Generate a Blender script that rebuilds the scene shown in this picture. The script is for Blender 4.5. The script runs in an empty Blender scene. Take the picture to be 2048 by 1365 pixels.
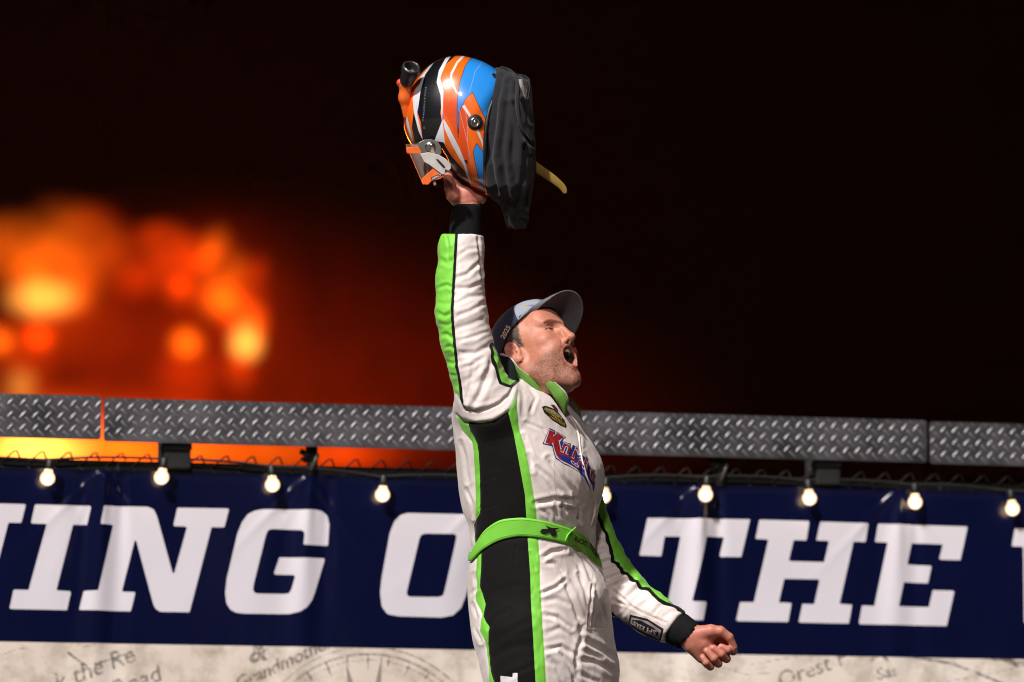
import bpy, bmesh, math, random
import numpy as np
from mathutils import Vector, Matrix
from mathutils.bvhtree import BVHTree

# ------------------------------------------------------------------ camera, sky, lights
scene = bpy.context.scene
COL = scene.collection
PITCH = math.radians(8.0)
CAM = np.array([0.0, 0.0, 1.2])
FPX = 10240.0                       # focal length in photo pixels (180 mm on 36 mm, 2048 px wide)
DP = 13.0                           # distance of the man
S = DP / FPX                        # metres per photo pixel at the man
AX_R = np.array([1.0, 0.0, 0.0])
AX_F = np.array([0.0, math.cos(PITCH), math.sin(PITCH)])
AX_U = np.array([0.0, -math.sin(PITCH), math.cos(PITCH)])

cam_d = bpy.data.cameras.new('camera'); cam = bpy.data.objects.new('camera', cam_d); COL.objects.link(cam)
cam.location = CAM; cam.rotation_euler = (math.pi/2 + PITCH, 0, 0)
cam_d.lens = 180; cam_d.sensor_width = 36; cam_d.clip_start = 0.1; cam_d.clip_end = 3000
cam_d.dof.use_dof = True; cam_d.dof.focus_distance = 12.87; cam_d.dof.aperture_fstop = 2.8
scene.camera = cam

world = bpy.data.worlds.new('World'); scene.world = world; world.use_nodes = True
wn = world.node_tree; wn.nodes.clear()
w_out = wn.nodes.new('ShaderNodeOutputWorld'); w_bg = wn.nodes.new('ShaderNodeBackground')
w_sky = wn.nodes.new('ShaderNodeTexSky'); w_sky.sky_type = 'NISHITA'; w_sky.sun_disc = False
SUN_AZ, SUN_EL = math.radians(-27), math.radians(42)     # azimuth seen from the man: 0 = towards the camera, negative = camera left
w_sky.sun_elevation = math.radians(-8); w_sky.sun_rotation = math.radians(180) + SUN_AZ
wn.links.new(w_sky.outputs[0], w_bg.inputs[0]); w_bg.inputs[1].default_value = 0.05
wn.links.new(w_bg.outputs[0], w_out.inputs[0])

def aim(o, loc, target):
    o.location = loc
    o.rotation_euler = (Vector(target) - Vector(loc)).to_track_quat('-Z', 'Y').to_euler()

STAGE_AT = (0.1, 12.9, 3.0)
def off(az, el, r):
    return (STAGE_AT[0] + r*math.sin(az)*math.cos(el), STAGE_AT[1] - r*math.cos(az)*math.cos(el), STAGE_AT[2] + r*math.sin(el))
def add_spot(name, az, el, r, power, col, size):
    d = bpy.data.lights.new(name, 'SPOT'); d.energy = power; d.color = col; d.shadow_soft_size = size
    d.spot_size = math.radians(26); d.spot_blend = 0.6
    o = bpy.data.objects.new(name, d); COL.objects.link(o); aim(o, off(az, el, r), STAGE_AT); return o
# the track's floodlights as a hard key from camera left; plus an added fill spot
sun_d = bpy.data.lights.new('sun', 'SUN'); sun_d.energy = 4.8; sun_d.color = (1.0, 0.965, 0.93); sun_d.angle = math.radians(2.5)
sun = bpy.data.objects.new('sun', sun_d); COL.objects.link(sun); aim(sun, off(SUN_AZ, SUN_EL, 30), STAGE_AT)
add_spot('fill_spot', math.radians(-4), math.radians(26), 26.0, 8200, (1.0, 0.86, 0.85), 0.9)

scene.view_settings.view_transform = 'Standard'; scene.view_settings.look = 'None'
scene.view_settings.exposure = 0.0; scene.view_settings.gamma = 1.0; scene.view_settings.use_curve_mapping = False
scene.cycles.volume_max_steps = 64; scene.cycles.filter_width = 1.05
scene.cycles.max_bounces = 6; scene.cycles.transparent_max_bounces = 16; scene.cycles.volume_bounces = 0
scene.cycles.caustics_reflective = False; scene.cycles.caustics_refractive = False
scene.cycles.sample_clamp_indirect = 3.0

# ------------------------------------------------------------------ geometry helpers
rng = random.Random(7); nrng = np.random.default_rng(7)

def pix(px, py, dep):
    """photo pixel(s) at depth dep (m along the view axis) -> world points"""
    px = np.asarray(px, float); py = np.asarray(py, float); dep = np.asarray(dep, float)
    x = (px - 1024.0)/FPX; y = -(py - 682.5)/FPX
    return CAM + dep[..., None]*(AX_F + x[..., None]*AX_R + y[..., None]*AX_U)

def man(P):
    """(px, py, d) in photo-pixel units at the man, d away from the camera -> world"""
    P = np.asarray(P, float); return pix(P[..., 0], P[..., 1], DP + P[..., 2]*S)

def mesh_obj(name, verts, faces, mat=None, parent=None, smooth=True, origin=None, attrs=None):
    verts = np.asarray(verts, float)
    if parent is not None and origin is None: origin = parent.matrix_world.translation
    o3 = np.array(origin if origin is not None else (0, 0, 0), float)
    me = bpy.data.meshes.new(name)
    V = verts - o3
    if isinstance(faces, np.ndarray) and faces.ndim == 2:
        n = faces.shape[1]
        me.vertices.add(len(V)); me.vertices.foreach_set('co', V.astype(np.float32).ravel())
        me.loops.add(faces.size); me.loops.foreach_set('vertex_index', faces.astype(np.int32).ravel())
        me.polygons.add(len(faces))
        me.polygons.foreach_set('loop_start', np.arange(0, faces.size, n, dtype=np.int32))
        me.polygons.foreach_set('loop_total', np.full(len(faces), n, np.int32))
        me.update(calc_edges=True)
    else:
        me.from_pydata([tuple(v) for v in V], [], [tuple(int(i) for i in f) for f in faces]); me.update()
    if smooth: me.polygons.foreach_set('use_smooth', np.ones(len(me.polygons), bool))
    if attrs:
        for k, v in attrs.items():
            v = np.asarray(v, np.float32)
            if v.ndim == 2:
                a = me.attributes.new(k, 'FLOAT_COLOR', 'POINT')
                a.data.foreach_set('color', np.hstack([v, np.ones((len(v), 1), np.float32)]).ravel())
            else:
                a = me.attributes.new(k, 'FLOAT', 'POINT'); a.data.foreach_set('value', v)
    if mat: me.materials.append(mat)
    o = bpy.data.objects.new(name, me); COL.objects.link(o)
    if parent is not None:
        o.parent = parent
        o.location = Vector(o3) - parent.matrix_world.translation
    else: o.location = o3
    return o

def empty(name, loc):
    o = bpy.data.objects.new(name, None); COL.objects.link(o); o.location = loc
    o.matrix_world = Matrix.Translation(loc); return o

def tag(o, label=None, cat=None, group=None, kind=None):
    if label: o['label'] = label
    if cat: o['category'] = cat
    if group: o['group'] = group
    if kind: o['kind'] = kind
    return o

def grid_faces(nu, nv, wrap_u=False):
    """faces of a grid of nu x nv vertices, index = i*nv + j"""
    i = np.arange(nu if wrap_u else nu-1)[:, None]; j = np.arange(nv-1)[None, :]
    i2 = (i+1) % nu
    return np.stack([i*nv+j, i2*nv+j, i2*nv+j+1, i*nv+j+1], -1).reshape(-1, 4)

def tube(path, radii, n=12, cap=True, squash=None, up=(0, 0, 1)):
    """swept tube along path (k,3) -> verts, faces"""
    path = np.asarray(path, float); k = len(path); radii = np.broadcast_to(np.asarray(radii, float), (k,))
    T = np.gradient(path, axis=0); T /= np.linalg.norm(T, axis=1)[:, None] + 1e-12
    N = np.zeros_like(T); n0 = np.array(up, float)
    for i in range(k):
        n0 = n0 - T[i]*np.dot(n0, T[i]); l = np.linalg.norm(n0)
        if l < 1e-6: n0 = np.array([1.0, 0.1, 0.2]); n0 -= T[i]*np.dot(n0, T[i]); l = np.linalg.norm(n0)
        n0 = n0/l; N[i] = n0
    B = np.cross(T, N); a = np.linspace(0, 2*np.pi, n, endpoint=False)
    sq = 1.0 if squash is None else squash
    V = path[:, None] + radii[:, None, None]*(np.cos(a)[None, :, None]*N[:, None] + sq*np.sin(a)[None, :, None]*B[:, None])
    V = V.reshape(-1, 3)
    F = []
    for i in range(k-1):
        for j in range(n):
            F.append((i*n+j, i*n+(j+1) % n, (i+1)*n+(j+1) % n, (i+1)*n+j))
    if cap: F.append(tuple(range(n-1, -1, -1))); F.append(tuple(range((k-1)*n, k*n)))
    return V, F

def join(parts):
    V = []; F = []; b = 0
    for v, f in parts:
        V.append(np.asarray(v, float)); F += [tuple(int(i)+b for i in q) for q in f]; b += len(v)
    return np.vstack(V), F

def box(c, h, R=None):
    c = np.asarray(c, float); h = np.asarray(h, float)
    v = np.array([[x, y, z] for x in (-1, 1) for y in (-1, 1) for z in (-1, 1)], float)*h
    if R is not None: v = v @ np.asarray(R, float)
    return v + c, [(0, 1, 3, 2), (4, 6, 7, 5), (0, 4, 5, 1), (2, 3, 7, 6), (0, 2, 6, 4), (1, 5, 7, 3)]

def bevel(o, w, seg=2):
    m = o.modifiers.new('bevel', 'BEVEL'); m.width = w; m.segments = seg; m.limit_method = 'ANGLE'; return o

# ------------------------------------------------------------------ 2-D signed distances (positive inside)
def poly_sd(P, poly, closed=True):
    P = np.asarray(P, np.float64); A = np.asarray(poly, float)
    B = np.roll(A, -1, 0) if closed else A[1:]
    if not closed: A = A[:-1]
    best = np.full(len(P), 1e18); inside = np.zeros(len(P), bool)
    for a, b in zip(A, B):
        e = b - a; w = P - a
        t = np.clip((w @ e)/(e @ e + 1e-12), 0, 1)
        q = w - t[:, None]*e
        best = np.minimum(best, (q*q).sum(1))
        if closed:
            c = (a[1] <= P[:, 1]) != (b[1] <= P[:, 1])
            if c.any() and abs(e[1]) > 1e-12:
                xi = a[0] + (P[:, 1]-a[1])*e[0]/e[1]
                inside ^= c & (P[:, 0] < xi)
    d = np.sqrt(best)
    return np.where(inside, d, -d) if closed else d
def line_d(P, poly): return poly_sd(P, poly, closed=False)
def line_sd(P, poly):
    """distance to a polyline, signed by side"""
    P = np.asarray(P, float); A = np.asarray(poly, float); best = np.full(len(P), 1e18); sg = np.ones(len(P))
    for a, b in zip(A[:-1], A[1:]):
        e = b-a; w = P-a; t = np.clip((w @ e)/(e @ e+1e-12), 0, 1); q = w-t[:, None]*e; d = (q*q).sum(1)
        m = d < best; best = np.where(m, d, best); sg = np.where(m, np.sign(e[0]*w[:, 1]-e[1]*w[:, 0]+1e-12), sg)
    return np.sqrt(best)*sg

# ------------------------------------------------------------------ noise
_perm = nrng.permutation(512).astype(np.int64)
_grad = nrng.normal(size=(512, 3)); _grad /= np.linalg.norm(_grad, axis=1)[:, None]
def pnoise(P):
    P = np.asarray(P, float); I = np.floor(P).astype(np.int64); f = P - I; u = f*f*f*(f*(f*6-15)+10)
    out = 0
    for dx in (0, 1):
        for dy in (0, 1):
            for dz in (0, 1):
                h = _perm[(_perm[(_perm[(I[:, 0]+dx) & 511] + I[:, 1]+dy) & 511] + I[:, 2]+dz) & 511]
                g = (_grad[h]*(f - np.array([dx, dy, dz]))).sum(1)
                w = (u[:, 0] if dx else 1-u[:, 0])*(u[:, 1] if dy else 1-u[:, 1])*(u[:, 2] if dz else 1-u[:, 2])
                out = out + g*w
    return out*1.6

# ------------------------------------------------------------------ 3-D signed distances (negative inside) and surface nets
def smin(a, b, k):
    h = np.clip(.5+.5*(b-a)/k, 0, 1); return b*(1-h)+a*h-k*h*(1-h)
def smax(a, b, k): return -smin(-a, -b, k)
def s_cap(p, a, b, ra, rb=None):
    rb = ra if rb is None else rb
    a = np.asarray(a, float); e = np.asarray(b, float)-a; w = p-a
    t = np.clip((w @ e)/(e @ e + 1e-9), 0, 1)
    return np.linalg.norm(w - t[:, None]*e, axis=1) - (ra+(rb-ra)*t)
def s_chain(p, pts, radii, k):
    d = None
    for i in range(len(pts)-1):
        c = s_cap(p, pts[i], pts[i+1], radii[i], radii[i+1])
        d = c if d is None else smin(d, c, k)
    return d
def s_ell(p, c, r, R=None):
    q = p - np.asarray(c, float)
    if R is not None: q = q @ np.asarray(R, float).T       # rows of R = local axes
    r = np.asarray(r, float)
    k0 = np.linalg.norm(q/r, axis=1); k1 = np.linalg.norm(q/(r*r), axis=1) + 1e-9
    return k0*(k0-1)/k1
def s_sph(p, c, r): return np.linalg.norm(p-np.asarray(c, float), axis=1)-r

def nets(f, lo, hi, h, relax=2):
    """surface nets of f<0 inside the box, evaluated only near the surface; returns verts, quads"""
    lo = np.asarray(lo, float); hi = np.asarray(hi, float)
    n = np.ceil((hi-lo)/h).astype(int)+1; B = 10
    nb = np.ceil(n/B).astype(int); N = nb*B
    F = np.zeros(N, np.float32)
    bi = np.stack(np.meshgrid(*[np.arange(k) for k in nb], indexing='ij'), -1).reshape(-1, 3)
    cen = lo + (bi*B + (B-1)/2)*h
    fc = f(cen); rad = h*B*0.5*1.75*1.35
    loc = np.stack(np.meshgrid(*[np.arange(B)]*3, indexing='ij'), -1).reshape(-1, 3)
    far = np.abs(fc) > rad
    for b, v in zip(bi[far], fc[far]):
        F[b[0]*B:(b[0]+1)*B, b[1]*B:(b[1]+1)*B, b[2]*B:(b[2]+1)*B] = v
    near = bi[~far]
    for s in range(0, len(near), 150):
        bb = near[s:s+150]
        P = (bb[:, None]*B + loc[None]).reshape(-1, 3)
        v = f(lo + P*h)
        F[P[:, 0], P[:, 1], P[:, 2]] = v
    sg = F < 0
    c = np.zeros(tuple(N-1), np.int8)
    for dx in (0, 1):
        for dy in (0, 1):
            for dz in (0, 1):
                c += sg[dx:N[0]-1+dx, dy:N[1]-1+dy, dz:N[2]-1+dz]
    act = np.argwhere((c > 0) & (c < 8))
    idx = np.full(tuple(N-1), -1, np.int64); idx[act[:, 0], act[:, 1], act[:, 2]] = np.arange(len(act))
    ssum = np.zeros((len(act), 3)); cnt = np.zeros(len(act))
    corners = [(x, y, z) for x in (0, 1) for y in (0, 1) for z in (0, 1)]
    for a in corners:
        for ax in range(3):
            if a[ax]: continue
            b = list(a); b[ax] = 1
            fa = F[act[:, 0]+a[0], act[:, 1]+a[1], act[:, 2]+a[2]]; fb = F[act[:, 0]+b[0], act[:, 1]+b[1], act[:, 2]+b[2]]
            m = (fa < 0) != (fb < 0)
            t = np.where(m, fa/np.where(np.abs(fa-fb) < 1e-9, 1, fa-fb), 0)
            pt = np.array(a, float)[None] + t[:, None]*(np.array(b)-np.array(a))
            ssum += pt*m[:, None]; cnt += m
    V = lo + (act + ssum/cnt[:, None])*h
    Q = []
    for ax in range(3):
        a1, a2 = (ax+1) % 3, (ax+2) % 3
        s0 = np.take(sg, range(N[ax]-1), ax); s1 = np.take(sg, range(1, N[ax]), ax)
        e = np.argwhere(s0 != s1)
        e = e[(e[:, a1] > 0) & (e[:, a2] > 0) & (e[:, a1] < N[a1]-1) & (e[:, a2] < N[a2]-1)]
        q = []
        for o1, o2 in ((-1, -1), (0, -1), (0, 0), (-1, 0)):
            k = e.copy(); k[:, a1] += o1; k[:, a2] += o2; q.append(idx[k[:, 0], k[:, 1], k[:, 2]])
        q = np.stack(q, 1)
        flip = ~sg[e[:, 0], e[:, 1], e[:, 2]]
        q[flip] = q[flip][:, ::-1]; Q.append(q)
    Q = np.vstack(Q); Q = Q[(Q >= 0).all(1)]
    return V, Q

def vnormals(V, Q):
    n = np.cross(V[Q[:, 2]]-V[Q[:, 0]], V[Q[:, 3]]-V[Q[:, 1]])
    out = np.zeros_like(V)
    for k in range(4): np.add.at(out, Q[:, k], n)
    return out/(np.linalg.norm(out, axis=1)[:, None]+1e-12)

def laplace(V, Q, it=1, w=0.5):
    E = np.vstack([Q[:, [0, 1]], Q[:, [1, 2]], Q[:, [2, 3]], Q[:, [3, 0]]])
    for _ in range(it):
        s = np.zeros_like(V); c = np.zeros(len(V))
        np.add.at(s, E[:, 0], V[E[:, 1]]); np.add.at(s, E[:, 1], V[E[:, 0]])
        np.add.at(c, E[:, 0], 1); np.add.at(c, E[:, 1], 1)
        V = V*(1-w) + w*s/np.maximum(c, 1)[:, None]
    return V

# ------------------------------------------------------------------ material helpers
class NT:
    def __init__(self, name):
        self.m = bpy.data.materials.new(name); self.m.use_nodes = True
        self.t = self.m.node_tree; self.t.nodes.clear()
        self.out = self.t.nodes.new('ShaderNodeOutputMaterial')
    def n(self, typ, **kw):
        o = self.t.nodes.new('ShaderNode'+typ)
        for k, v in kw.items():
            if k.startswith('i_'):
                key = k[2:]; key = int(key) if key.isdigit() else key.replace('_', ' ')
                self.set(o, key, v)
            else: setattr(o, k, v)
        return o
    def set(self, node, key, v):
        s = node.inputs[key]
        if isinstance(v, bpy.types.NodeSocket): self.t.links.new(v, s)
        else:
            if hasattr(s.default_value, '__len__') and len(s.default_value) == 4 and hasattr(v, '__len__') and len(v) == 3: v = (*v, 1)
            s.default_value = v
    def math(self, op, a, b=0.0, c=None):
        o = self.t.nodes.new('ShaderNodeMath'); o.operation = op; self.set(o, 0, a); self.set(o, 1, b)
        if c is not None: self.set(o, 2, c)
        return o.outputs[0]
    def mix(self, fac, a, b):
        o = self.t.nodes.new('ShaderNodeMix'); o.data_type = 'RGBA'
        self.set(o, 0, fac); self.set(o, 6, a); self.set(o, 7, b); return o.outputs[2]
    def attr(self, name): return self.n('Attribute', attribute_name=name).outputs['Fac']
    def attrc(self, name): return self.n('Attribute', attribute_name=name).outputs['Color']
    def pos(self): return self.n('NewGeometry').outputs['Position']
    def noise(self, scale, detail=4, rough=.55, vec=None, stretch=None):
        v = vec if vec is not None else self.n('TexCoord').outputs['Object']
        if stretch is not None:
            mp = self.n('Mapping'); self.set(mp, 'Vector', v); self.set(mp, 'Scale', stretch); v = mp.outputs[0]
        o = self.n('TexNoise'); self.set(o, 'Vector', v); self.set(o, 'Scale', scale); self.set(o, 'Detail', detail); self.set(o, 'Roughness', rough)
        return o.outputs['Fac']
    def ramp(self, f, lo, hi):
        o = self.n('MapRange'); self.set(o, 0, f); self.set(o, 1, lo); self.set(o, 2, hi); return o.outputs[0]
    def bsdf(self, col, rough=.6, metal=0.0, spec=.5, bump=None, bstr=.3, bdist=.002, **kw):
        o = self.n('BsdfPrincipled')
        self.set(o, 'Base Color', col); self.set(o, 'Roughness', rough); self.set(o, 'Metallic', metal); self.set(o, 'Specular IOR Level', spec)
        for k, v in kw.items(): self.set(o, k.replace('_', ' '), v)
        if bump is not None:
            b = self.n('Bump'); self.set(b, 'Strength', bstr); self.set(b, 'Distance', bdist); self.set(b, 'Height', bump)
            self.t.links.new(b.outputs[0], o.inputs['Normal'])
        self.t.links.new(o.outputs[0], self.out.inputs[0]); return o

def simple(name, col, rough=.6, metal=0.0, var=.15, scale=40, bstr=0.0, spec=.5, **kw):
    t = NT(name); n = t.noise(scale)
    c = t.mix(t.ramp(n, .3, .7), tuple(x*(1-var) for x in col), tuple(min(1, x*(1+var)) for x in col))
    t.bsdf(c, rough, metal, spec, bump=n if bstr else None, bstr=bstr, **kw); return t.m
# ------------------------------------------------------------------ setting: ground, stage, fence line
YAW = math.radians(12.4)
WD = np.array([math.cos(YAW), math.sin(YAW), 0.0])          # along the fence, to the right and away
WN = np.array([math.sin(YAW), -math.cos(YAW), 0.0])         # towards the camera
W0 = np.array([0.0, 15.0*math.cos(PITCH), 0.0])
WZ = np.array([0.0, 0.0, 1.0])
def wall_uz(px, py, offs=0.0):
    """photo pixel -> (along, height) on the fence plane shifted offs towards the camera"""
    px = np.asarray(px, float); py = np.asarray(py, float)
    d = pix(px, py, np.ones_like(px)) - CAM
    t = ((W0 + WN*offs - CAM) @ WN)/(d @ WN)
    P = CAM + t[..., None]*d - W0
    return P @ WD, P[..., 2]
def wall_pt(u, z, offs=0.0):
    u = np.asarray(u, float); z = np.asarray(z, float); offs = np.asarray(offs, float)
    return W0 + u[..., None]*WD + z[..., None]*WZ + (offs + 0*u)[..., None]*WN
def wz_line(pts, offs=0.0):
    """least-squares height of a level line through several photo pixels"""
    a = np.array(pts, float); return float(np.mean(wall_uz(a[:, 0], a[:, 1], offs)[1]))

m_ground = simple('packed_dirt', (.10, .075, .055), .95, scale=2.0, bstr=.4, var=.3)
g = mesh_obj('ground', [(-1500, -1500, 0), (1500, -1500, 0), (1500, 1500, 0), (-1500, 1500, 0)], [(0, 1, 2, 3)], m_ground)
tag(g, kind='structure')

# heights on the fence plane
Z_BAN_T = wz_line([(60, 938), (1800, 981)]); Z_SPLIT = wz_line([(20, 1285), (700, 1297), (1500, 1309), (2000, 1320)])
Z_PL_T = wz_line([(10, 788), (215, 793), (1850, 838)], .05); Z_PL_B = wz_line([(10, 875), (215, 880), (1850, 923)], .05)
Z_BAN_B = Z_SPLIT - 0.85
U0, U1 = -2.5, 2.75

# ---- banner: one printed vinyl sheet, letters and map print carried as distance attributes
def ZA(l): return [(x*.46875, 980+y*.46875) for x, y in l]
def ZB(l): return [(1240+x*.39453, 1000+y*.39453) for x, y in l]
L_I = ZA([(148,64),(388,70),(370,151),(310,150),(238,431),(302,434),(284,515),(38,510),(56,428),(120,429),(198,147),(130,145)])
L_N = ZA([(440,70),(425,148),(482,150),(415,431),(355,433),(335,514),(556,520),(576,438),(518,436),(576,205),(652,490),(662,510),(682,522),(806,524),(900,161),(955,162),(975,82),(755,78),(737,156),(797,158),(738,370),(668,115),(655,86),(630,74)])
L_N0 = [(x-406, y-9) for x, y in L_N]
L_G = ZA([(1290,237),(1397,240),(1403,150),(1395,112),(1372,93),(1340,87),(1120,85),(1085,91),(1055,106),(1030,140),(1010,190),(965,380),(958,440),(963,485),(980,513),(1005,526),(1040,530),(1230,532),(1275,522),(1305,503),(1326,475),(1340,440),(1385,294),(1190,290),(1164,363),(1257,366),(1240,425),(1232,442),(1215,446),(1095,445),(1080,441),(1076,425),(1080,400),(1130,200),(1138,178),(1150,170),(1170,169),(1280,174),(1291,179),(1294,192)])
L_O = ZA([(1735,101),(1705,110),(1680,135),(1660,185),(1625,380),(1619,440),(1626,500),(1650,532),(1700,541),(1880,546),(1930,537),(1965,505),(1985,455),(2040,250),(2047,190),(2040,140),(2015,115),(1980,106)])
L_Oi = ZA([(1810,188),(1935,190),(1944,196),(1943,215),(1895,430),(1888,452),(1870,459),(1745,458),(1734,452),(1733,435),(1785,215),(1793,195)])
L_T = ZB([(135,94),(655,101),(610,292),(502,290),(525,190),(433,188),(358,517),(434,519),(415,613),(150,608),(172,515),(240,516),(305,188),(222,188),(205,288),(94,284)])
L_H = ZB([(702,103),(955,110),(940,208),(875,206),(850,313),(1030,318),(1055,210),(990,208),(1010,113),(1255,121),(1240,216),(1178,214),(1108,530),(1172,534),(1155,629),(900,624),(920,530),(980,531),(1008,405),(828,402),(800,522),(865,525),(848,621),(585,616),(605,520),(675,521),(748,203),(682,200)])
L_E = ZB([(1305,123),(1757,138),(1720,308),(1612,305),(1632,228),(1475,222),(1450,330),(1575,337),(1556,425),(1432,420),(1405,542),(1560,546),(1580,460),(1690,463),(1650,642),(1205,632),(1222,537),(1285,540),(1352,218),(1288,215)])
L_W = ZB([(1995,147),(2240,155),(2222,247),(2160,245),(2150,520),(2270,160),(2350,160),(2355,520),(2430,250),(2370,248),(2390,160),(2560,165),(2540,255),(2490,253),(2370,650),(2270,650),(2262,380),(2170,648),(2060,645),(2040,620),(2036,240),(1978,238)])
L_F = [(x*.93-652+0, y-15) for x, y in ZB([(1305,123),(1700,136),(1665,300),(1560,297),(1580,226),(1475,222),(1450,330),(1560,337),(1541,425),(1432,420),(1405,540),(1490,543),(1470,636),(1205,632),(1222,537),(1285,540),(1352,218),(1288,215)])]
def to_uz(l, offs=0): a = np.array(l, float); u, z = wall_uz(a[:, 0], a[:, 1], offs); return np.stack([u, z], 1)
nu, nv = 1050, 270
uu = np.linspace(U0, U1, nu); zz = np.linspace(Z_BAN_B, Z_BAN_T, nv)
Ug, Zg = np.meshgrid(uu, zz, indexing='ij'); PT = np.stack([Ug.ravel(), Zg.ravel()], 1)
let = np.full(len(PT), -9.0)
for L in (L_N0, L_I, L_N, L_G, L_T, L_H, L_E, L_W, L_F): let = np.maximum(let, poly_sd(PT, to_uz(L)))
let = np.maximum(let, np.minimum(poly_sd(PT, to_uz(L_O)), -poly_sd(PT, to_uz(L_Oi))))
# the printed old map below: compass rose, arcs and scraps of lettering (line work as distances)
ink = np.full(len(PT), 9.0)
def stroke(l, w):
    global ink
    ink = np.minimum(ink, line_d(PT, to_uz(l)) - w*.00146)
def arc(cx, cy, r, a0, a1, n=40, ky=1.0):
    return [(cx+r*math.cos(t), cy+r*ky*math.sin(t)) for t in np.linspace(math.radians(a0), math.radians(a1), n)]
CX, CY = 735, 1535
for r, w in ((240, 1.3), (226, 1.6), (214, .9)): stroke(arc(CX, CY, r, 180, 360), w)
stroke(arc(CX, CY, 150, 180, 360), .7)
for k in range(-8, 9):
    a = math.radians(-90+k*11.0)
    stroke([(CX+224*math.cos(a), CY+224*math.sin(a)), (CX+(206 if k % 2 else 196)*math.cos(a), CY+(206 if k % 2 else 196)*math.sin(a))], 1.5)
rose = np.full(len(PT), -9.0)
for a, r, w in ((-102, 222, 15), (-83, 236, 13), (-62, 205, 12), (-128, 205, 12), (-155, 220, 12), (-25, 220, 12)):
    a = math.radians(a); c, s_ = math.cos(a), math.sin(a)
    rose = np.maximum(rose, poly_sd(PT, to_uz([(CX+r*c, CY+r*s_), (CX+90*c-w*s_, CY+90*s_+w*c), (CX+90*c+w*s_, CY+90*s_-w*c)])))
stroke([(135,1306),(172,1334)], 2.2); stroke([(188,1330),(248,1310)], 2.2); stroke([(150,1292),(158,1288)],1.4); stroke([(164,1296),(190,1290)], 1.3)
def text_polys(txt, size, shear=0.0, font_off=0.0):
    c = bpy.data.curves.new('t', 'FONT'); c.body = txt; c.size = size; c.shear = shear; c.resolution_u = 3; c.offset = font_off; c.align_x = 'LEFT'
    o = bpy.data.objects.new('t', c); COL.objects.link(o)
    dg = bpy.context.evaluated_depsgraph_get(); me = bpy.data.meshes.new_from_object(o.evaluated_get(dg))
    V = np.array([v.co[:2] for v in me.vertices]) if len(me.vertices) else np.zeros((0, 2)); F = [tuple(p.vertices) for p in me.polygons]
    bpy.data.objects.remove(o); bpy.data.curves.remove(c); bpy.data.meshes.remove(me)
    return V, F
def tri_cover(P, V, F):
    """positive inside the union of the triangles/polygons"""
    d = np.full(len(P), -1e9)
    lo = V.min(0); hi = V.max(0); near = ((P > lo-.02) & (P < hi+.02)).all(1); idx = np.where(near)[0]
    if not len(idx): return d
    ins = np.zeros(len(idx), bool); Q = P[idx]; bd = np.full(len(idx), 1e9)
    from collections import Counter
    cnt = Counter(); 
    for f in F:
        for a, b in zip(f, f[1:]+f[:1]): cnt[tuple(sorted((a, b)))] += 1
        A = V[list(f)]; w = np.ones(len(Q), bool); w2 = np.ones(len(Q), bool)
        for a, b in zip(A, np.roll(A, -1, 0)):
            cr = (b[0]-a[0])*(Q[:, 1]-a[1])-(b[1]-a[1])*(Q[:, 0]-a[0]); w &= cr >= -1e-12; w2 &= cr <= 1e-12
        ins |= w | w2
    for (a, b), n in cnt.items():
        if n == 1:
            e = V[b]-V[a]; ww = Q-V[a]; t = np.clip((ww @ e)/(e @ e+1e-14), 0, 1); bd = np.minimum(bd, np.linalg.norm(ww-t[:, None]*e, axis=1))
    d[idx] = np.where(ins, bd, -bd); return d
script = np.full(len(PT), -9.0)
def map_text(txt, x, y, size_px, ang, shear=.3, bold=0.0):
    global script
    V, F = text_polys(txt, size_px, shear, bold)
    c, s_ = math.cos(math.radians(ang)), math.sin(math.radians(ang))
    P = np.stack([x + V[:, 0]*c + V[:, 1]*s_, y + V[:, 0]*s_ - V[:, 1]*c], 1)
    script = np.maximum(script, tri_cover(PT, to_uz(P), F))
map_text('k the Re', 112, 1384, 50, -21, .2, .8)
map_text('&', 496, 1328, 60, -12, .3, 1.6)
map_text('Grandmothers', 472, 1384, 38, -25, .3, 1.0)
map_text('Orest F', 1558, 1378, 46, -20, .1, .6)
map_text('Sas', 1752, 1362, 34, -14, .1, .6)
map_text('the River Road', 40, 1470, 50, -21, .2, .8)
map_text('Fork', 1300, 1450, 60, -20, .2, .8)
for l, w in (([(1500,1330),(1600,1312),(1690,1300),(1740,1312),(1790,1306)],1.0),([(1800,1306),(1840,1318),(1900,1328),(1950,1346),(2010,1372)],2.6),([(1960,1310),(1990,1322),(2048,1310)],1.6),([(1850,1372),(1960,1352),(2060,1330)],1.0),([(1380,1312),(1430,1330),(1490,1350),(1560,1345)],.9),([(2000,1316),(2030,1330),(2060,1326)],5.0),([(1740,1322),(1760,1310),(1772,1322)],2.2),([(0,1312),(30,1300),(60,1296)],1.0)):
    stroke(l, w)
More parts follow.
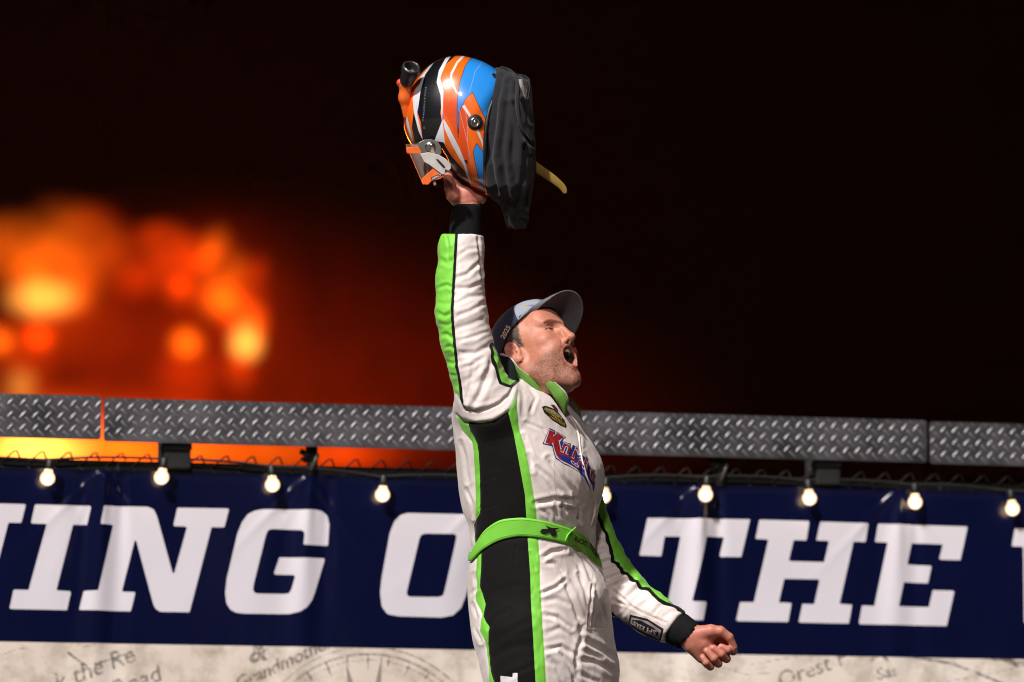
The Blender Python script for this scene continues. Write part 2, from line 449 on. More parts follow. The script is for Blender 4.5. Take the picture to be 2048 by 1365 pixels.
# folds: gathered below each eyelet, fading downwards
GROM = [(200, 948), (612, 952), (1392, 968), (1790, 985)]
gu = [wall_uz(np.array(x), np.array(y))[0].item() for x, y in GROM] + [wall_uz(np.array(1000.), np.array(960.))[0].item(), -1.72, 2.0]
disp = np.zeros(len(PT)); dz = Z_BAN_T - PT[:, 1]
for i, g0 in enumerate(gu):
    ph = PT[:, 0] - g0 + dz*(.055+.02*math.sin(i*2.1)) - .012
    w1 = .013+.055*dz
    amp = .017*np.exp(-dz/.9)*(1-np.exp(-dz/.02))*(.85+.3*math.sin(i*3.7))
    disp += amp*(np.exp(-(ph/w1)**2) - .55*np.exp(-((ph-.055-.02*dz)/(w1*.9))**2) - .4*np.exp(-((ph+.06)/(w1*1.4))**2))
    for sl, aa in ((.95, .007), (-.8, .004), (.45, .005)):            # diagonal pulls from the eyelet
        ph2 = (PT[:, 0]-g0 + dz*sl)/math.sqrt(1+sl*sl)
        disp += aa*np.exp(-(ph2/(.008+.03*dz))**2)*np.exp(-dz/.10)*(1-np.exp(-dz/.015))
disp += .006*pnoise(np.stack([PT[:, 0]*1.7, PT[:, 1]*.9, 0*dz], 1)) + .0025*pnoise(np.stack([PT[:, 0]*7, PT[:, 1]*3, 0*dz+5], 1))
disp += .004*np.exp(-np.abs(dz)/.01)
V = wall_pt(PT[:, 0], PT[:, 1], disp + .012)
t = NT('printed_vinyl')
s_l = t.math('GREATER_THAN', t.attr('letter'), 0.0)
blue = t.mix(t.noise(3.0), (.0022, .0034, .020), (.0036, .005, .030))
white = t.mix(t.noise(5.0), (.60, .57, .62), (.67, .63, .68))
blue = t.mix(s_l, blue, white)
pn = t.noise(2.2, 6, .6); pn2 = t.noise(11.0, 5, .65)
parch = t.mix(t.ramp(pn, .35, .7), (.74, .67, .60), (.62, .52, .44)); parch = t.mix(t.ramp(pn2, .45, .75), parch, (.36, .29, .22))
inkm = t.math('MULTIPLY', t.ramp(t.attr('ink'), .0012, -.0006), t.ramp(t.noise(60.0, 3), .3, .55))
inks = t.math('MULTIPLY', t.ramp(t.attr('script'), -.0008, .0012), t.ramp(t.noise(70.0, 3), .3, .5))
rs = t.math('MULTIPLY', t.ramp(t.attr('rose'), -.001, .002), .75)
parch = t.mix(t.math('MULTIPLY', inkm, .8), parch, (.06, .055, .05)); parch = t.mix(t.math('MULTIPLY', inks, .7), parch, (.07, .06, .05)); parch = t.mix(rs, parch, (.16, .13, .12))
low = t.math('GREATER_THAN', t.attr('lower'), 0.0)
colr = t.mix(low, blue, parch)
b = t.bsdf(colr, .17, 0.0, .28, bump=t.noise(420.0, 2), bstr=.05, bdist=.001)
ban = mesh_obj('banner', V, grid_faces(nu, nv)[:, ::-1].copy(), t.m, origin=wall_pt(0.0, Z_BAN_B),
               attrs=dict(letter=let, ink=ink, script=script, rose=rose, lower=Z_SPLIT-PT[:, 1]))
tag(ban, 'navy blue banner with big white slab letters above a printed old map, hung on fence', 'banner')
m_steel = simple('eyelet_metal', (.55, .5, .48), .25, 1.0)
for gx, gy in GROM:
    u, z = wall_uz(np.array(float(gx)), np.array(float(gy)))
    a = np.linspace(0, 2*np.pi, 20, endpoint=False)
    ring = wall_pt(u + .011*np.cos(a), z + .011*np.sin(a), .026)
    v, f = tube(np.vstack([ring, ring[:1]]), .0035, 8, cap=False)
    mesh_obj('eyelet', v, f, m_steel, ban)

# ---- chain-link fence behind the banner: rail, posts, every wire with its knuckle above the rail
m_rail = simple('weathered_rail', (.016, .015, .014), .7, .2, var=.4, scale=60)
m_wire = simple('galvanised_wire', (.09, .09, .085), .45, .8, var=.3)
fence = empty('chain_link_fence', wall_pt(0.0, 0.0, -.05)); tag(fence, 'dark chain-link fence with top rail carrying the banner', 'fence')
zr = Z_BAN_T + .008
v, f = tube([wall_pt(u, zr, -.045) for u in np.linspace(-3.2, 3.4, 30)], .027, 14); mesh_obj('top_rail', v, f, m_rail, fence)
post_u = [wall_uz(np.array(float(x)), np.array(920.0))[0].item() for x in (352, 1655)]
for u in post_u:
    v, f = tube([wall_pt(u, 0.0, -.11), wall_pt(u, Z_PL_T-.02, -.11)], .037, 18); mesh_obj('fence_post', v, f, m_rail, fence)
pitch_u = 52*.001465; zt = Z_BAN_T + .050; rows = 9
ku = np.arange(-2.6, 2.9, pitch_u)
def wire_mesh():
    p = []; hh = .036; n = 22
    for k in range(n+1):
        p.append(((-1)**k*pitch_u*.27, .006 if k % 2 else -.006, -k*hh))
    p = np.array(p); pts = [p[0]+np.array([.018, .004, -.018]), p[0]+np.array([.009, .004, .002])]
    pts += list(p); return np.array(pts)
wp = wire_mesh(); Rw = np.stack([WD, -WN, WZ])
v, f = tube(wp @ Rw, .0028, 6); wire_me = None
for k, u in enumerate(ku):
    base = wall_pt(u - pitch_u*.27, zt, -.012)
    if wire_me is None:
        w = mesh_obj('wire', v + base, f, m_wire, fence, origin=base); wire_me = w.data
    else:
        w = bpy.data.objects.new('wire', wire_me); COL.objects.link(w); w.parent = fence
        w.location = Vector(base) - fence.matrix_world.translation
    w.rotation_euler = (0, rng.uniform(-.03, .03), 0)

# ---- tread plates along the top: bevelled sheet + raised lugs
t = NT('tread_aluminium')
n1 = t.noise(9.0, 6, .6); n2 = t.noise(160.0, 2)
t.bsdf(t.mix(t.ramp(n1, .35, .7), (.065, .065, .072), (.125, .12, .13)), t.ramp(n1, -.1, 1.1), .8, .5, bump=n2, bstr=.12, bdist=.001)
m_tread = t.m
t = NT('tread_lug'); n1 = t.noise(30.0, 3)
t.bsdf(t.mix(n1, (.21, .21, .22), (.30, .29, .295)), .42, .72); m_lug = t.m
PLATES = [(-2.6, wall_uz(np.array(202.5), np.array(830.), .05)[0].item(), 'tread plate rail at far left, cut by the frame edge', 0.0),
          (wall_uz(np.array(208.), np.array(830.), .05)[0].item(), wall_uz(np.array(1854.), np.array(880.), .05)[0].item(), 'longest bright tread plate rail running behind the man', -.004),
          (wall_uz(np.array(1860.), np.array(890.), .05)[0].item(), 3.1, 'tread plate rail at far right, hung slightly lower', -.007)]
LP = 24.7*.00146
def lug_template():
    L, Wd, H = .0150, .0036, .0021
    a = np.linspace(0, 2*np.pi, 12, endpoint=False)
    ca = np.sign(np.cos(a))*np.abs(np.cos(a))**1.0
    r0 = np.stack([L*ca, Wd*np.sin(a)*np.sqrt(np.maximum(.15, 1-.55*ca**2)), 0*a], 1)
    r1 = r0*np.array([.72, .62, 0])+np.array([0, 0, H*.82]); r2 = r0*np.array([.34, .26, 0])+np.array([0, 0, H])
    V = np.vstack([r0, r1, r2]); F = []
    for r in range(2):
        for j in range(12): F.append((r*12+j, r*12+(j+1) % 12, (r+1)*12+(j+1) % 12, (r+1)*12+j))
    F.append(tuple(range(24, 36))); return V, F
LT, LF = lug_template()
for (ua, ub, lab, dzp) in PLATES:
    zc = (Z_PL_T+Z_PL_B)/2 + dzp; hh = (Z_PL_T-Z_PL_B)/2; uc = (ua+ub)/2; hw = (ub-ua)/2
    root = empty('tread_plate', wall_pt(uc, zc-hh, .05)); tag(root, lab, 'metal plate', 'tread plates along the fence top')
    a = []
    for sx, sz, a0 in ((1, 1, 0), (-1, 1, 90), (-1, -1, 180), (1, -1, 270)):
        for q in np.linspace(0, 90, 5): a.append((uc+sx*(hw-.009)+.009*math.cos(math.radians(a0+q)), zc+sz*(hh-.009)+.009*math.sin(math.radians(a0+q))))
    a = np.array(a); n = len(a)
    Vp = np.vstack([wall_pt(a[:, 0], a[:, 1], .05), wall_pt(a[:, 0], a[:, 1], .044)])
    Fp = [tuple(range(n)), tuple(range(2*n-1, n-1, -1))] + [(j, n+j, n+(j+1) % n, (j+1) % n) for j in range(n)]
    mesh_obj('sheet', Vp, Fp, m_tread, root, smooth=False)
    parts = []
    for jj in range(-3, 4):
        for ii in range(int(2*hw/LP)+1):
            for odd in (0, 1):
                lu = -hw + .006 + (ii+odd*.5)*LP; lz = .004 + (jj+odd*.5)*LP
                if abs(lu) > hw-.004 or abs(lz) > hh-.003: continue
                an = math.radians((-45 if odd else 48) + rng.uniform(-3, 3)); c, s_ = math.cos(an), math.sin(an)
                q = LT*np.array([rng.uniform(.93, 1.05), rng.uniform(.9, 1.08), rng.uniform(.85, 1.1)])
                qu = np.clip(lu + q[:, 0]*c - q[:, 1]*s_, -hw+.001, hw-.001); qz = np.clip(lz + q[:, 0]*s_ + q[:, 1]*c, -hh+.001, hh-.001)
                parts.append((wall_pt(uc+qu, zc+qz, .0503+q[:, 2]), LF))
    v, f = join(parts); lg = mesh_obj('raised_lug_pattern', v, f, m_lug, root); lg['kind'] = 'stuff'

# ---- brackets that carry the plates on the fence rail
m_black = simple('black_iron', (.004, .004, .004), .85, .0, var=.5)
def bracket(px, wpx, label, shape):
    u, z = wall_uz(np.array(float(px)), np.array(910.0)); hw = wpx*.00146/2
    root = empty('plate_bracket', wall_pt(u, zr, -.045)); tag(root, label, 'bracket', 'brackets under the tread plates')
    if shape == 'block':
        R_ = np.stack([WD, -WN, WZ])
        bevel(mesh_obj('block', *box(wall_pt(u, (zr+Z_PL_B)/2+.03, 0.0), (hw, .028, (Z_PL_B-zr)/2+.03), R_), m_black, root, smooth=False), .005)
        bevel(mesh_obj('cap', *box(wall_pt(u, Z_PL_B-.012, .003), (hw*1.06, .034, .010), R_), m_black, root, smooth=False), .004)
    else:
        v, f = tube([wall_pt(u, zr-.01, 0.0), wall_pt(u+.004, zr+.03, 0.0), wall_pt(u, Z_PL_B+.03, 0.0)], [hw*.8, hw*.75, hw*.85], 12)
        mesh_obj('stem', v, f, m_black, root)
        v, f = tube([wall_pt(u-hw*1.2, zr+.035, .006), wall_pt(u-hw*.4, zr+.05, .012), wall_pt(u-hw*1.5, Z_PL_B-.012, .006)], [.010, .014, .008], 8)
        mesh_obj('clamp', v, f, m_black, root)
        v, f = tube([wall_pt(u-hw*.2, zr+.004, .03), wall_pt(u+hw*.7, zr+.05, .022), wall_pt(u+hw*.5, Z_PL_B-.02, .02)], [.006, .006, .006], 8)
        mesh_obj('wire_tie', v, f, m_wire, root)
bracket(352, 54, 'wide black block bracket under the plate at left, against orange glow', 'block')
bracket(622, 30, 'narrow black clamp bracket left of the man with wire tie', 'clamp')
bracket(1440, 30, 'dark clamp bracket right of the man above letter T', 'clamp')
bracket(1652, 50, 'dark block bracket at right above letter H', 'block')

# ---- string of lights
BULBS = [(95, 957), (323, 955), (545, 970), (765, 990), (985, 992), (1207, 993), (1411, 990), (1619, 997), (1830, 1005), (2025, 1018)]
BO = .05
lights = empty('string_lights', wall_pt(0.0, Z_BAN_T-.1, BO)); tag(lights, 'string of round warm glass bulbs hung across the top of the banner', 'string lights')
m_cable = simple('black_rubber', (.012, .012, .013), .5)
t = NT('bulb_glass'); fr = t.n('BsdfTransparent'); gl = t.n('BsdfGlossy'); t.set(gl, 'Roughness', .05); t.set(gl, 'Color', (1, .95, .85))
em = t.n('Emission'); t.set(em, 'Color', (1, .64, .33)); t.set(em, 'Strength', .95)
mx = t.n('MixShader'); t.set(mx, 0, .10); t.t.links.new(fr.outputs[0], mx.inputs[1]); t.t.links.new(gl.outputs[0], mx.inputs[2])
mx2 = t.n('AddShader'); t.t.links.new(mx.outputs[0], mx2.inputs[0]); t.t.links.new(em.outputs[0], mx2.inputs[1])
t.t.links.new(mx2.outputs[0], t.out.inputs[0]); m_glass = t.m
t = NT('bulb_filament'); em = t.n('Emission'); t.set(em, 'Color', (1, .74, .42)); t.set(em, 'Strength', 10.0); t.t.links.new(em.outputs[0], t.out.inputs[0]); m_fil = t.m
def revolve(prof, n=16):
    V = []; F = []
    for r, z in prof:
        for j in range(n): V.append((r*math.cos(2*math.pi*j/n), r*math.sin(2*math.pi*j/n), z))
    for i in range(len(prof)-1):
        for j in range(n): F.append((i*n+j, i*n+(j+1) % n, (i+1)*n+(j+1) % n, (i+1)*n+j))
    return np.array(V), F
gp = [(.0095, .028), (.0120, .022)] + [(.0210*math.sin(a), -.0210*math.cos(a)*-1) for a in np.linspace(math.radians(38), math.radians(180), 11)]
gp = [(r, z) for r, z in gp]; gv, gf = revolve(gp)
sv, sf = revolve([(.0, .058), (.006, .058), (.0100, .053), (.0108, .034), (.0105, .026), (.0, .026)], 14)
fv, ff = revolve([(.0, .015), (.008, .011), (.0135, .001), (.012, -.008), (.006, -.014), (.0, -.0155)], 10)
prevtop = None; tops = []
shared = {}
for k, (bx_, by_) in enumerate(BULBS):
    u, z = wall_uz(np.array(float(bx_)), np.array(float(by_)), BO)
    c = wall_pt(u, z, BO); tops.append((u.item(), z.item()+.057))
    tilt = Matrix.Rotation(rng.uniform(-.16, .16), 4, 'Y') @ Matrix.Rotation(rng.uniform(-.1, .1), 4, 'X')
    for nm, (vv, fc_), mt in (('socket', (sv, sf), m_cable), ('bulb', (gv, gf), m_glass), ('filament', (fv, ff), m_fil)):
        par = lights if nm != 'filament' else shared['last_bulb']
        if nm not in shared:
            o = mesh_obj(nm, vv + c, fc_, mt, lights, origin=c); shared[nm] = o.data
            if nm == 'filament': o.parent = par; o.location = (0, 0, 0)
        else:
            o = bpy.data.objects.new(nm, shared[nm]); COL.objects.link(o); o.parent = par
            o.location = (Vector(c) - lights.matrix_world.translation) if nm != 'filament' else (0, 0, 0)
        if nm != 'filament': o.rotation_euler = tilt.to_euler()
        if nm == 'bulb': shared['last_bulb'] = o
cab = []
ends = [(-2.6, tops[0][1]+.01)] + tops + [(2.9, tops[-1][1]+.01)]
for (ua, za), (ub, zb) in zip(ends, ends[1:]):
    for q in np.linspace(0, 1, 12, endpoint=False): cab.append(wall_pt(ua+(ub-ua)*q, za+(zb-za)*q + .006*math.sin(math.pi*q), BO-.03))
v, f = tube(cab, .0035, 6); mesh_obj('cable', v, f, m_cable, lights)

# ---- fire and smoke far behind the fence
FD = 60.0
fire = empty('fire', pix(np.array(250.), np.array(1000.), np.array(FD))); fire.location.z = 0.0; fire.matrix_world = Matrix.Translation(fire.location)
tag(fire, 'blurred orange flames and fireballs blazing behind the fence at left, with added red glow', 'fire')
t = NT('flame_and_glow')
tc = t.n('TexCoord').outputs['Object']; ln = t.n('VectorMath', operation='LENGTH'); t.set(ln, 0, tc)
oi = t.n('ObjectInfo')
nz = t.noise(2.3, 5, .65, vec=t.n('NewGeometry').outputs['Position'])
fall = t.math('POWER', t.math('MAXIMUM', t.math('SUBTRACT', 1.0, ln.outputs['Value']), 0.0), 1.3)
em = t.n('Emission'); t.set(em, 'Color', oi.outputs['Color'])
t.set(em, 'Strength', t.math('MULTIPLY', t.math('MULTIPLY', fall, oi.outputs['Alpha']), t.ramp(nz, .27, .60)))
t.t.links.new(em.outputs[0], t.out.inputs['Volume']); m_flame_glow = t.m
bm = bmesh.new(); bmesh.ops.create_icosphere(bm, subdivisions=3, radius=1.0)
flame_glow_me = bpy.data.meshes.new('flame_and_glow'); bm.to_mesh(flame_glow_me); bm.free(); flame_glow_me.materials.append(m_flame_glow)
YEL, ORG, RED, DRK = (1.0, .40, .055), (1.0, .125, .004), (1.0, .055, .0015), (1.0, .04, .001)
FL = [ # px, py, rx, ry, tilt, colour, strength
 (84, 598, 95, 55, 0, YEL, 1.7), (100, 555, 130, 100, -20, ORG, 1.7), (150, 480, 130, 95, -25, ORG, .62), (20, 495, 110, 85, 10, ORG, .75), (190, 440, 80, 50, 0, RED, .25), (225, 510, 120, 90, 0, RED, .38),
 (76, 674, 50, 44, 0, RED, 1.4), (-4, 684, 48, 46, 0, ORG, 1.4), (38, 768, 50, 55, 0, YEL, .6), (40, 720, 90, 120, 0, RED, .45),
 (312, 470, 75, 42, 15, RED, .55), (350, 500, 85, 48, 25, RED, .60), (395, 520, 60, 45, 30, RED, .5), (362, 578, 46, 42, 0, RED, 1.3), (300, 555, 110, 50, 20, DRK, .4),
 (428, 505, 42, 75, -20, ORG, .8), (442, 598, 62, 62, -10, ORG, 1.5), (462, 560, 40, 80, -20, ORG, .8), (478, 620, 42, 70, -10, RED, .8), (500, 570, 40, 85, -22, RED, .55), (516, 640, 34, 70, -6, RED, .7),
 (492, 684, 46, 52, 8, YEL, 2.1), (502, 650, 44, 62, 5, ORG, .9), (478, 735, 46, 70, 8, RED, .6), (462, 640, 40, 60, 0, DRK, .5),
 (371, 688, 48, 46, 0, ORG, 1.7), (372, 760, 80, 110, 0, DRK, .5),
 (180, 870, 420, 120, 0, RED, .8), (60, 875, 260, 120, 0, ORG, .7), (250, 690, 430, 270, 0, DRK, .17), (440, 600, 200, 220, 0, DRK, .16), (400, 545, 120, 80, 25, RED, .3), (330, 540, 130, 70, 15, RED, .22), (130, 640, 160, 130, 0, RED, .3), (420, 760, 760, 420, 0, DRK, .13), (760, 850, 760, 330, 0, DRK, .06),  # the widest dim DRK volumes are no flames: sky glow added as emission
 (70, 900, 150, 60, 0, YEL, 5.0), (250, 900, 280, 80, 0, ORG, 2.4), (500, 905, 260, 70, 0, ORG, .85), (690, 912, 150, 45, 0, RED, .8), (640, 880, 330, 90, 0, RED, .25)]
for (x, y, rx, ry, ti, c, st) in FL:
    o = bpy.data.objects.new('flame_and_glow', flame_glow_me); COL.objects.link(o); o.parent = fire
    dd = FD + rng.uniform(-1.2, 1.2); sc = dd/FPX
    o.location = Vector(pix(np.array(float(x)), np.array(float(y)), np.array(dd))) - fire.matrix_world.translation
    o.scale = (rx*sc, (rx+ry)/2*sc, ry*sc); o.rotation_euler = (0, math.radians(-ti), 0)
    o.color = (*c, st/((rx+ry)/2*sc)*1.45)
def fire_lamp(x, y, p, c=(1, .12, .006), dd=FD):
    d = bpy.data.lights.new('fire_light', 'POINT'); d.energy = p; d.color = c; d.shadow_soft_size = 1.6
    o = bpy.data.objects.new('fire_light', d); COL.objects.link(o); o.parent = fire
    o.location = Vector(pix(np.array(float(x)), np.array(float(y)), np.array(dd))) - fire.matrix_world.translation
fire_lamp(90, 600, 4500); fire_lamp(480, 640, 3000); fire_lamp(60, 900, 6000); fire_lamp(600, 930, 2000)
t = NT('thin_smoke'); pv = t.n('VolumeScatter'); t.set(pv, 'Color', (.95, .42, .26)); t.set(pv, 'Density', .00006); t.set(pv, 'Anisotropy', 0.0)
t.t.links.new(pv.outputs[0], t.out.inputs['Volume'])
v, f = box((0, 77, 24), (90, 47, 25)); sm = mesh_obj('smoke', v, f, t.m, smooth=False); tag(sm, 'thin smoke hanging around the fire behind the fence', 'smoke', kind='stuff')
# ------------------------------------------------------------------ the man: racing suit (modelled in photo-pixel units: px right, py down, d away)
YA = math.radians(25.0)
BF = np.array([math.cos(YA), 0, -math.sin(YA)]); BR = np.array([-math.sin(YA), 0, -math.cos(YA)])     # body forward, body right
T_Y = np.array([752, 775, 800, 830, 860, 900, 940, 980, 1020, 1060, 1100, 1150, 1200, 1250, 1300, 1345, 1400], float)
T_L = np.array([1000, 968, 925, 908, 911, 915, 918, 922, 929, 942, 944, 940, 940, 946, 958, 972, 990], float)
T_R = np.array([1098, 1112, 1140, 1156, 1170, 1190, 1204, 1203, 1193, 1188, 1190, 1203, 1216, 1221, 1227, 1233, 1236], float)
T_B = np.array([95, 128, 152, 163, 166, 166, 162, 156, 150, 146, 148, 152, 154, 152, 146, 134, 110], float)
def interp(y, Y, X):
    # smooth (Catmull-Rom like) interpolation through the table
    m = np.gradient(X, Y); i = np.clip(np.searchsorted(Y, y)-1, 0, len(Y)-2); h = Y[i+1]-Y[i]; t = np.clip((y-Y[i])/h, 0, 1)
    return (2*t**3-3*t**2+1)*X[i]+(t**3-2*t**2+t)*h*m[i]+(-2*t**3+3*t**2)*X[i+1]+(t**3-t**2)*h*m[i+1]
def torso_frame(y):
    L = interp(y, T_Y, T_L); R = interp(y, T_Y, T_R); B = interp(y, T_Y, T_B); w = (R-L)/2
    A = np.sqrt(np.maximum(w*w-(B*math.sin(YA))**2, 900))/math.cos(YA)
    return (L+R)/2, A, B
def s_torso(p):
    y = p[:, 1]; yc = np.clip(y, T_Y[0], T_Y[-1]); cx, A, B = torso_frame(yc)
    u = (p[:, 0]-cx)*BF[0] + p[:, 2]*BF[2]; v = (p[:, 0]-cx)*BR[0] + p[:, 2]*BR[2]
    k = (np.abs(u/A)**2.25+np.abs(v/B)**2.25)**(1/2.25)
    dd = (k-1)*np.minimum(A, B)*.93
    return smax(dd, np.maximum(T_Y[0]-y, y-T_Y[-1]), 22)
ARM = [(990, 822, -118), (968, 788, -128), (950, 735, -134), (933, 682, -136), (923, 628, -134), (920, 560, -124), (922, 500, -114), (925, 474, -110)]
ARM_R = [64, 56, 51, 50, 51, 47, 44.5, 43]
LARM = [(1104, 838, 108), (1116, 885, 130), (1138, 955, 140), (1162, 1020, 138), (1194, 1110, 118), (1246, 1188, 92), (1302, 1229, 66), (1346, 1254, 52)]
LARM_R = [58, 52, 47, 47, 48, 47.5, 43, 39]
RLEG = [(1052, 1270, -62), (1060, 1340, -70), (1078, 1500, -80), (1078, 1620, -80), (1072, 1800, -72), (1066, 1935, -66)]
RLEG_R = [100, 92, 76, 64, 58, 46]
LLEG = [(1128, 1270, 66), (1146, 1340, 70), (1160, 1500, 74), (1160, 1620, 74), (1150, 1800, 80), (1146, 1935, 84)]
LLEG_R = [98, 90, 76, 64, 58, 46]
def s_suit(p):
    d = s_torso(p)
    d = smin(d, s_chain(p, ARM, ARM_R, 10), 16)
    d = smin(d, s_ell(p, (985, 812, -95), (74, 46, 60)), 22)
    d = smin(d, s_chain(p, LARM, LARM_R, 12), 9)
    d = smin(d, s_chain(p, RLEG, RLEG_R, 16), 26)
    d = smin(d, s_chain(p, LLEG, LLEG_R, 16), 10)
    d = smin(d, s_ell(p, (1150, 1195, -40), (62, 52, 70)), 30)
    # open ends: sleeve at the raised wrist, sleeve at the fist, trouser legs
    e1 = (p-np.array([926, 470, -110])) @ np.array([.03, -1, .06]); d = smax(d, np.where(p[:, 1] < 560, e1, -50), 5)
    ax = np.array([.80, .56, -.25]); ax /= np.linalg.norm(ax)
    e2 = (p-np.array([1350, 1256, 50])) @ ax; d = smax(d, np.where(p[:, 0] > 1290, e2, -50), 5)
    d = smax(d, p[:, 1]-1940, 6)
    # neck hole
    d = smax(d, -s_cap(p, (1052, 800, 0), (1068, 690, -4), 44), 8)
    return d
SV, SQ = nets(s_suit, (850, 440, -215), (1400, 1960, 245), 3.0)
SV = laplace(SV, SQ, 1, .4); SN = vnormals(SV, SQ)
near = np.clip(-SN[:, 2]*1.6+.1, 0, 1)                                   # faces the camera side
dA = s_chain(SV, ARM, ARM_R, 10); dT = s_torso(SV); dL = s_chain(SV, LARM, LARM_R, 12)
seamx = [860, 905, 912, 928, 949, 974, 998, 1016, 1028, 1050]; seamy = [780, 784, 788, 818, 824, 820, 807, 792, 770, 700]
is_arm = (dA < dT+30) & (SV[:, 1] < np.interp(SV[:, 0], seamx, seamy)) & (SV[:, 2] < 40); is_larm = (dL < dT) & (dL < s_chain(SV, RLEG, RLEG_R, 16)) & (dL < s_chain(SV, LLEG, LLEG_R, 16)) & (SV[:, 0] > 1085) & (SV[:, 2] > 20)
XY = SV[:, :2]

# ---- creases: (polyline, depth, half width); negative = ridge
def Z4(l): return [(880+x*.2784, 740+y*.2784) for x, y in l]
def Z5(l): return [(900+x*.2674, 1000+y*.2674) for x, y in l]
def Z3(l): return [(840+x*.3518, 380+y*.3518) for x, y in l]
def Z6(l): return [(1160+x*.2822, 980+y*.2822) for x, y in l]
CR = []
for l, a, w in [
  ([(640,620),(720,760),(790,860),(830,950)], 3.2, 5), ([(700,700),(790,780),(860,880)], 2.6, 4), ([(780,640),(860,760),(960,880),(1010,960)], 3.0, 5),
  ([(830,950),(830,1080),(850,1100)], 2.2, 3.5), ([(690,960),(830,930),(960,940)], 3.4, 5), ([(840,965),(930,1010),(1010,1090)], 3.0, 5), ([(960,900),(1000,1000),(1000,1100)], 2.6, 4),
  ([(720,1000),(780,1050),(800,1100)], 2.2, 4), ([(880,960),(890,1060),(950,1110)], 2.4, 4), ([(600,480),(640,600),(660,720)], 2.0, 4), ([(620,380),(740,430),(800,520)], 2.0, 4),
  ([(960,560),(1010,640),(1030,760)], 2.6, 3.5), ([(940,350),(990,430),(1010,540),(1000,640),(1020,760),(1060,880),(1110,960),(1100,1040),(1080,1130)], 3.6, 3.0), ([(965,345),(1020,440),(1030,540)], -2.6, 4),
  ([(1050,600),(1100,700),(1120,800)], 2.0, 4), ([(560,80),(600,180),(590,330)], 2.4, 5), ([(640,130),(690,200),(650,300)], 2.0, 4),
  ([(150,520),(180,640),(200,800)], 2.0, 4), ([(190,860),(230,960),(240,1060)], 2.2, 4), ([(300,800),(420,760)], 1.2, 4), ([(290,1000),(420,970)], 1.6, 3), ([(410,540),(415,700),(430,1060)], 1.0, 1.6), ([(270,540),(400,500),(520,480)], 1.2, 3)]: CR.append((Z4(l), a, w))
for l, a, w in [
  ([(690,440),(760,390),(870,370)], 3.4, 5), ([(700,470),(790,480),(840,540)], 2.8, 5), ([(690,700),(800,650),(850,600)], 3.0, 4.5), ([(700,760),(800,740),(880,780)], 2.6, 5),
  ([(880,380),(960,480),(1000,620),(1050,700)], 2.8, 5), ([(940,370),(1010,480),(1060,600)], 2.4, 4), ([(860,620),(920,760),(970,900)], 3.2, 6), ([(960,560),(1010,680),(1040,820)], 2.8, 5),
  ([(710,860),(800,880),(900,960)], 3.0, 5), ([(720,1000),(820,960),(900,1000),(960,1080)], 3.2, 6), ([(730,1120),(830,1100),(930,1160)], 2.6, 5), ([(740,1200),(800,1240),(850,1365)], 3.2, 6),
  ([(830,1140),(900,1240),(930,1365)], 2.8, 5), ([(980,940),(975,1060),(940,1200),(945,1365)], 4.6, 5), ([(1060,640),(1050,780),(1030,950)], 2.0, 2.2), ([(1030,950),(1140,955)], 2.0, 2.0),
  ([(1000,1050),(1100,1100),(1230,1180)], 3.6, 6), ([(960,1200),(1080,1210),(1240,1290)], 3.6, 7), ([(1000,1130),(1130,1180)], 2.4, 5), ([(970,1300),(1100,1365)], 2.8, 6), ([(1090,700),(1140,800),(1160,900)], 2.2, 4),
  ([(490,340),(460,640),(440,830)], 2.2, 3.0), ([(440,830),(350,870),(290,950)], 2.4, 5), ([(300,720),(400,650),(560,640)], 1.6, 6), ([(330,1050),(450,980),(600,900)], 1.8, 7), ([(320,1180),(460,1100),(600,1080)], 1.6, 7), ([(620,1240),(500,1290),(420,1340)], 1.6, 6),
  ([(605,560),(630,660),(612,720)], 2.6, 3), ([(600,400),(640,520)], 1.6, 3), ([(180,560),(200,660),(160,700)], 2, 4), ([(170,780),(200,880),(180,960),(230,1060)], 2.6, 4)]: CR.append((Z5(l), a, w))
for l, a, w in [
  ([(215,380),(270,340),(350,330)], 2.2, 4), ([(210,500),(270,480),(350,400)], 2.4, 4.5), ([(210,560),(280,560),(360,520)], 2.6, 5), ([(200,650),(280,610),(365,600)], 2.4, 5), ([(200,720),(290,690),(370,640)], 2.4, 5),
  ([(205,790),(300,760),(380,720)], 2.4, 5), ([(215,860),(320,830),(400,800)], 2.2, 5), ([(225,930),(320,930),(400,880)], 2.0, 5), ([(235,1010),(290,1000),(350,960)], 1.8, 5), ([(245,1090),(300,1060),(340,1000)], 1.8, 5),
  ([(330,270),(345,420),(355,520)], 1.8, 3), ([(260,1200),(290,1100),(300,1000)], 2.0, 5), ([(330,1200),(380,1080),(410,960)], 2.6, 6), ([(300,1230),(350,1130),(370,1040)], 2.0, 5),
  ([(100,560),(150,540),(190,560)], 2.0, 4), ([(95,640),(140,650),(180,640)], 2.4, 4), ([(95,700),(140,720),(185,700)], 3.2, 4), ([(105,760),(150,770),(190,760)], 2.4, 4), ([(115,830),(150,820),(190,850)], 2.6, 4), ([(140,900),(170,890),(200,910)], 2.2, 4), ([(120,400),(160,420),(195,390)], 1.6, 5), ([(150,980),(190,990)], 2, 4), ([(160,1050),(205,1060)], 2, 4), ([(150,260),(165,330),(160,400)], 2.4, 3)]: CR.append((Z3(l), a, w))
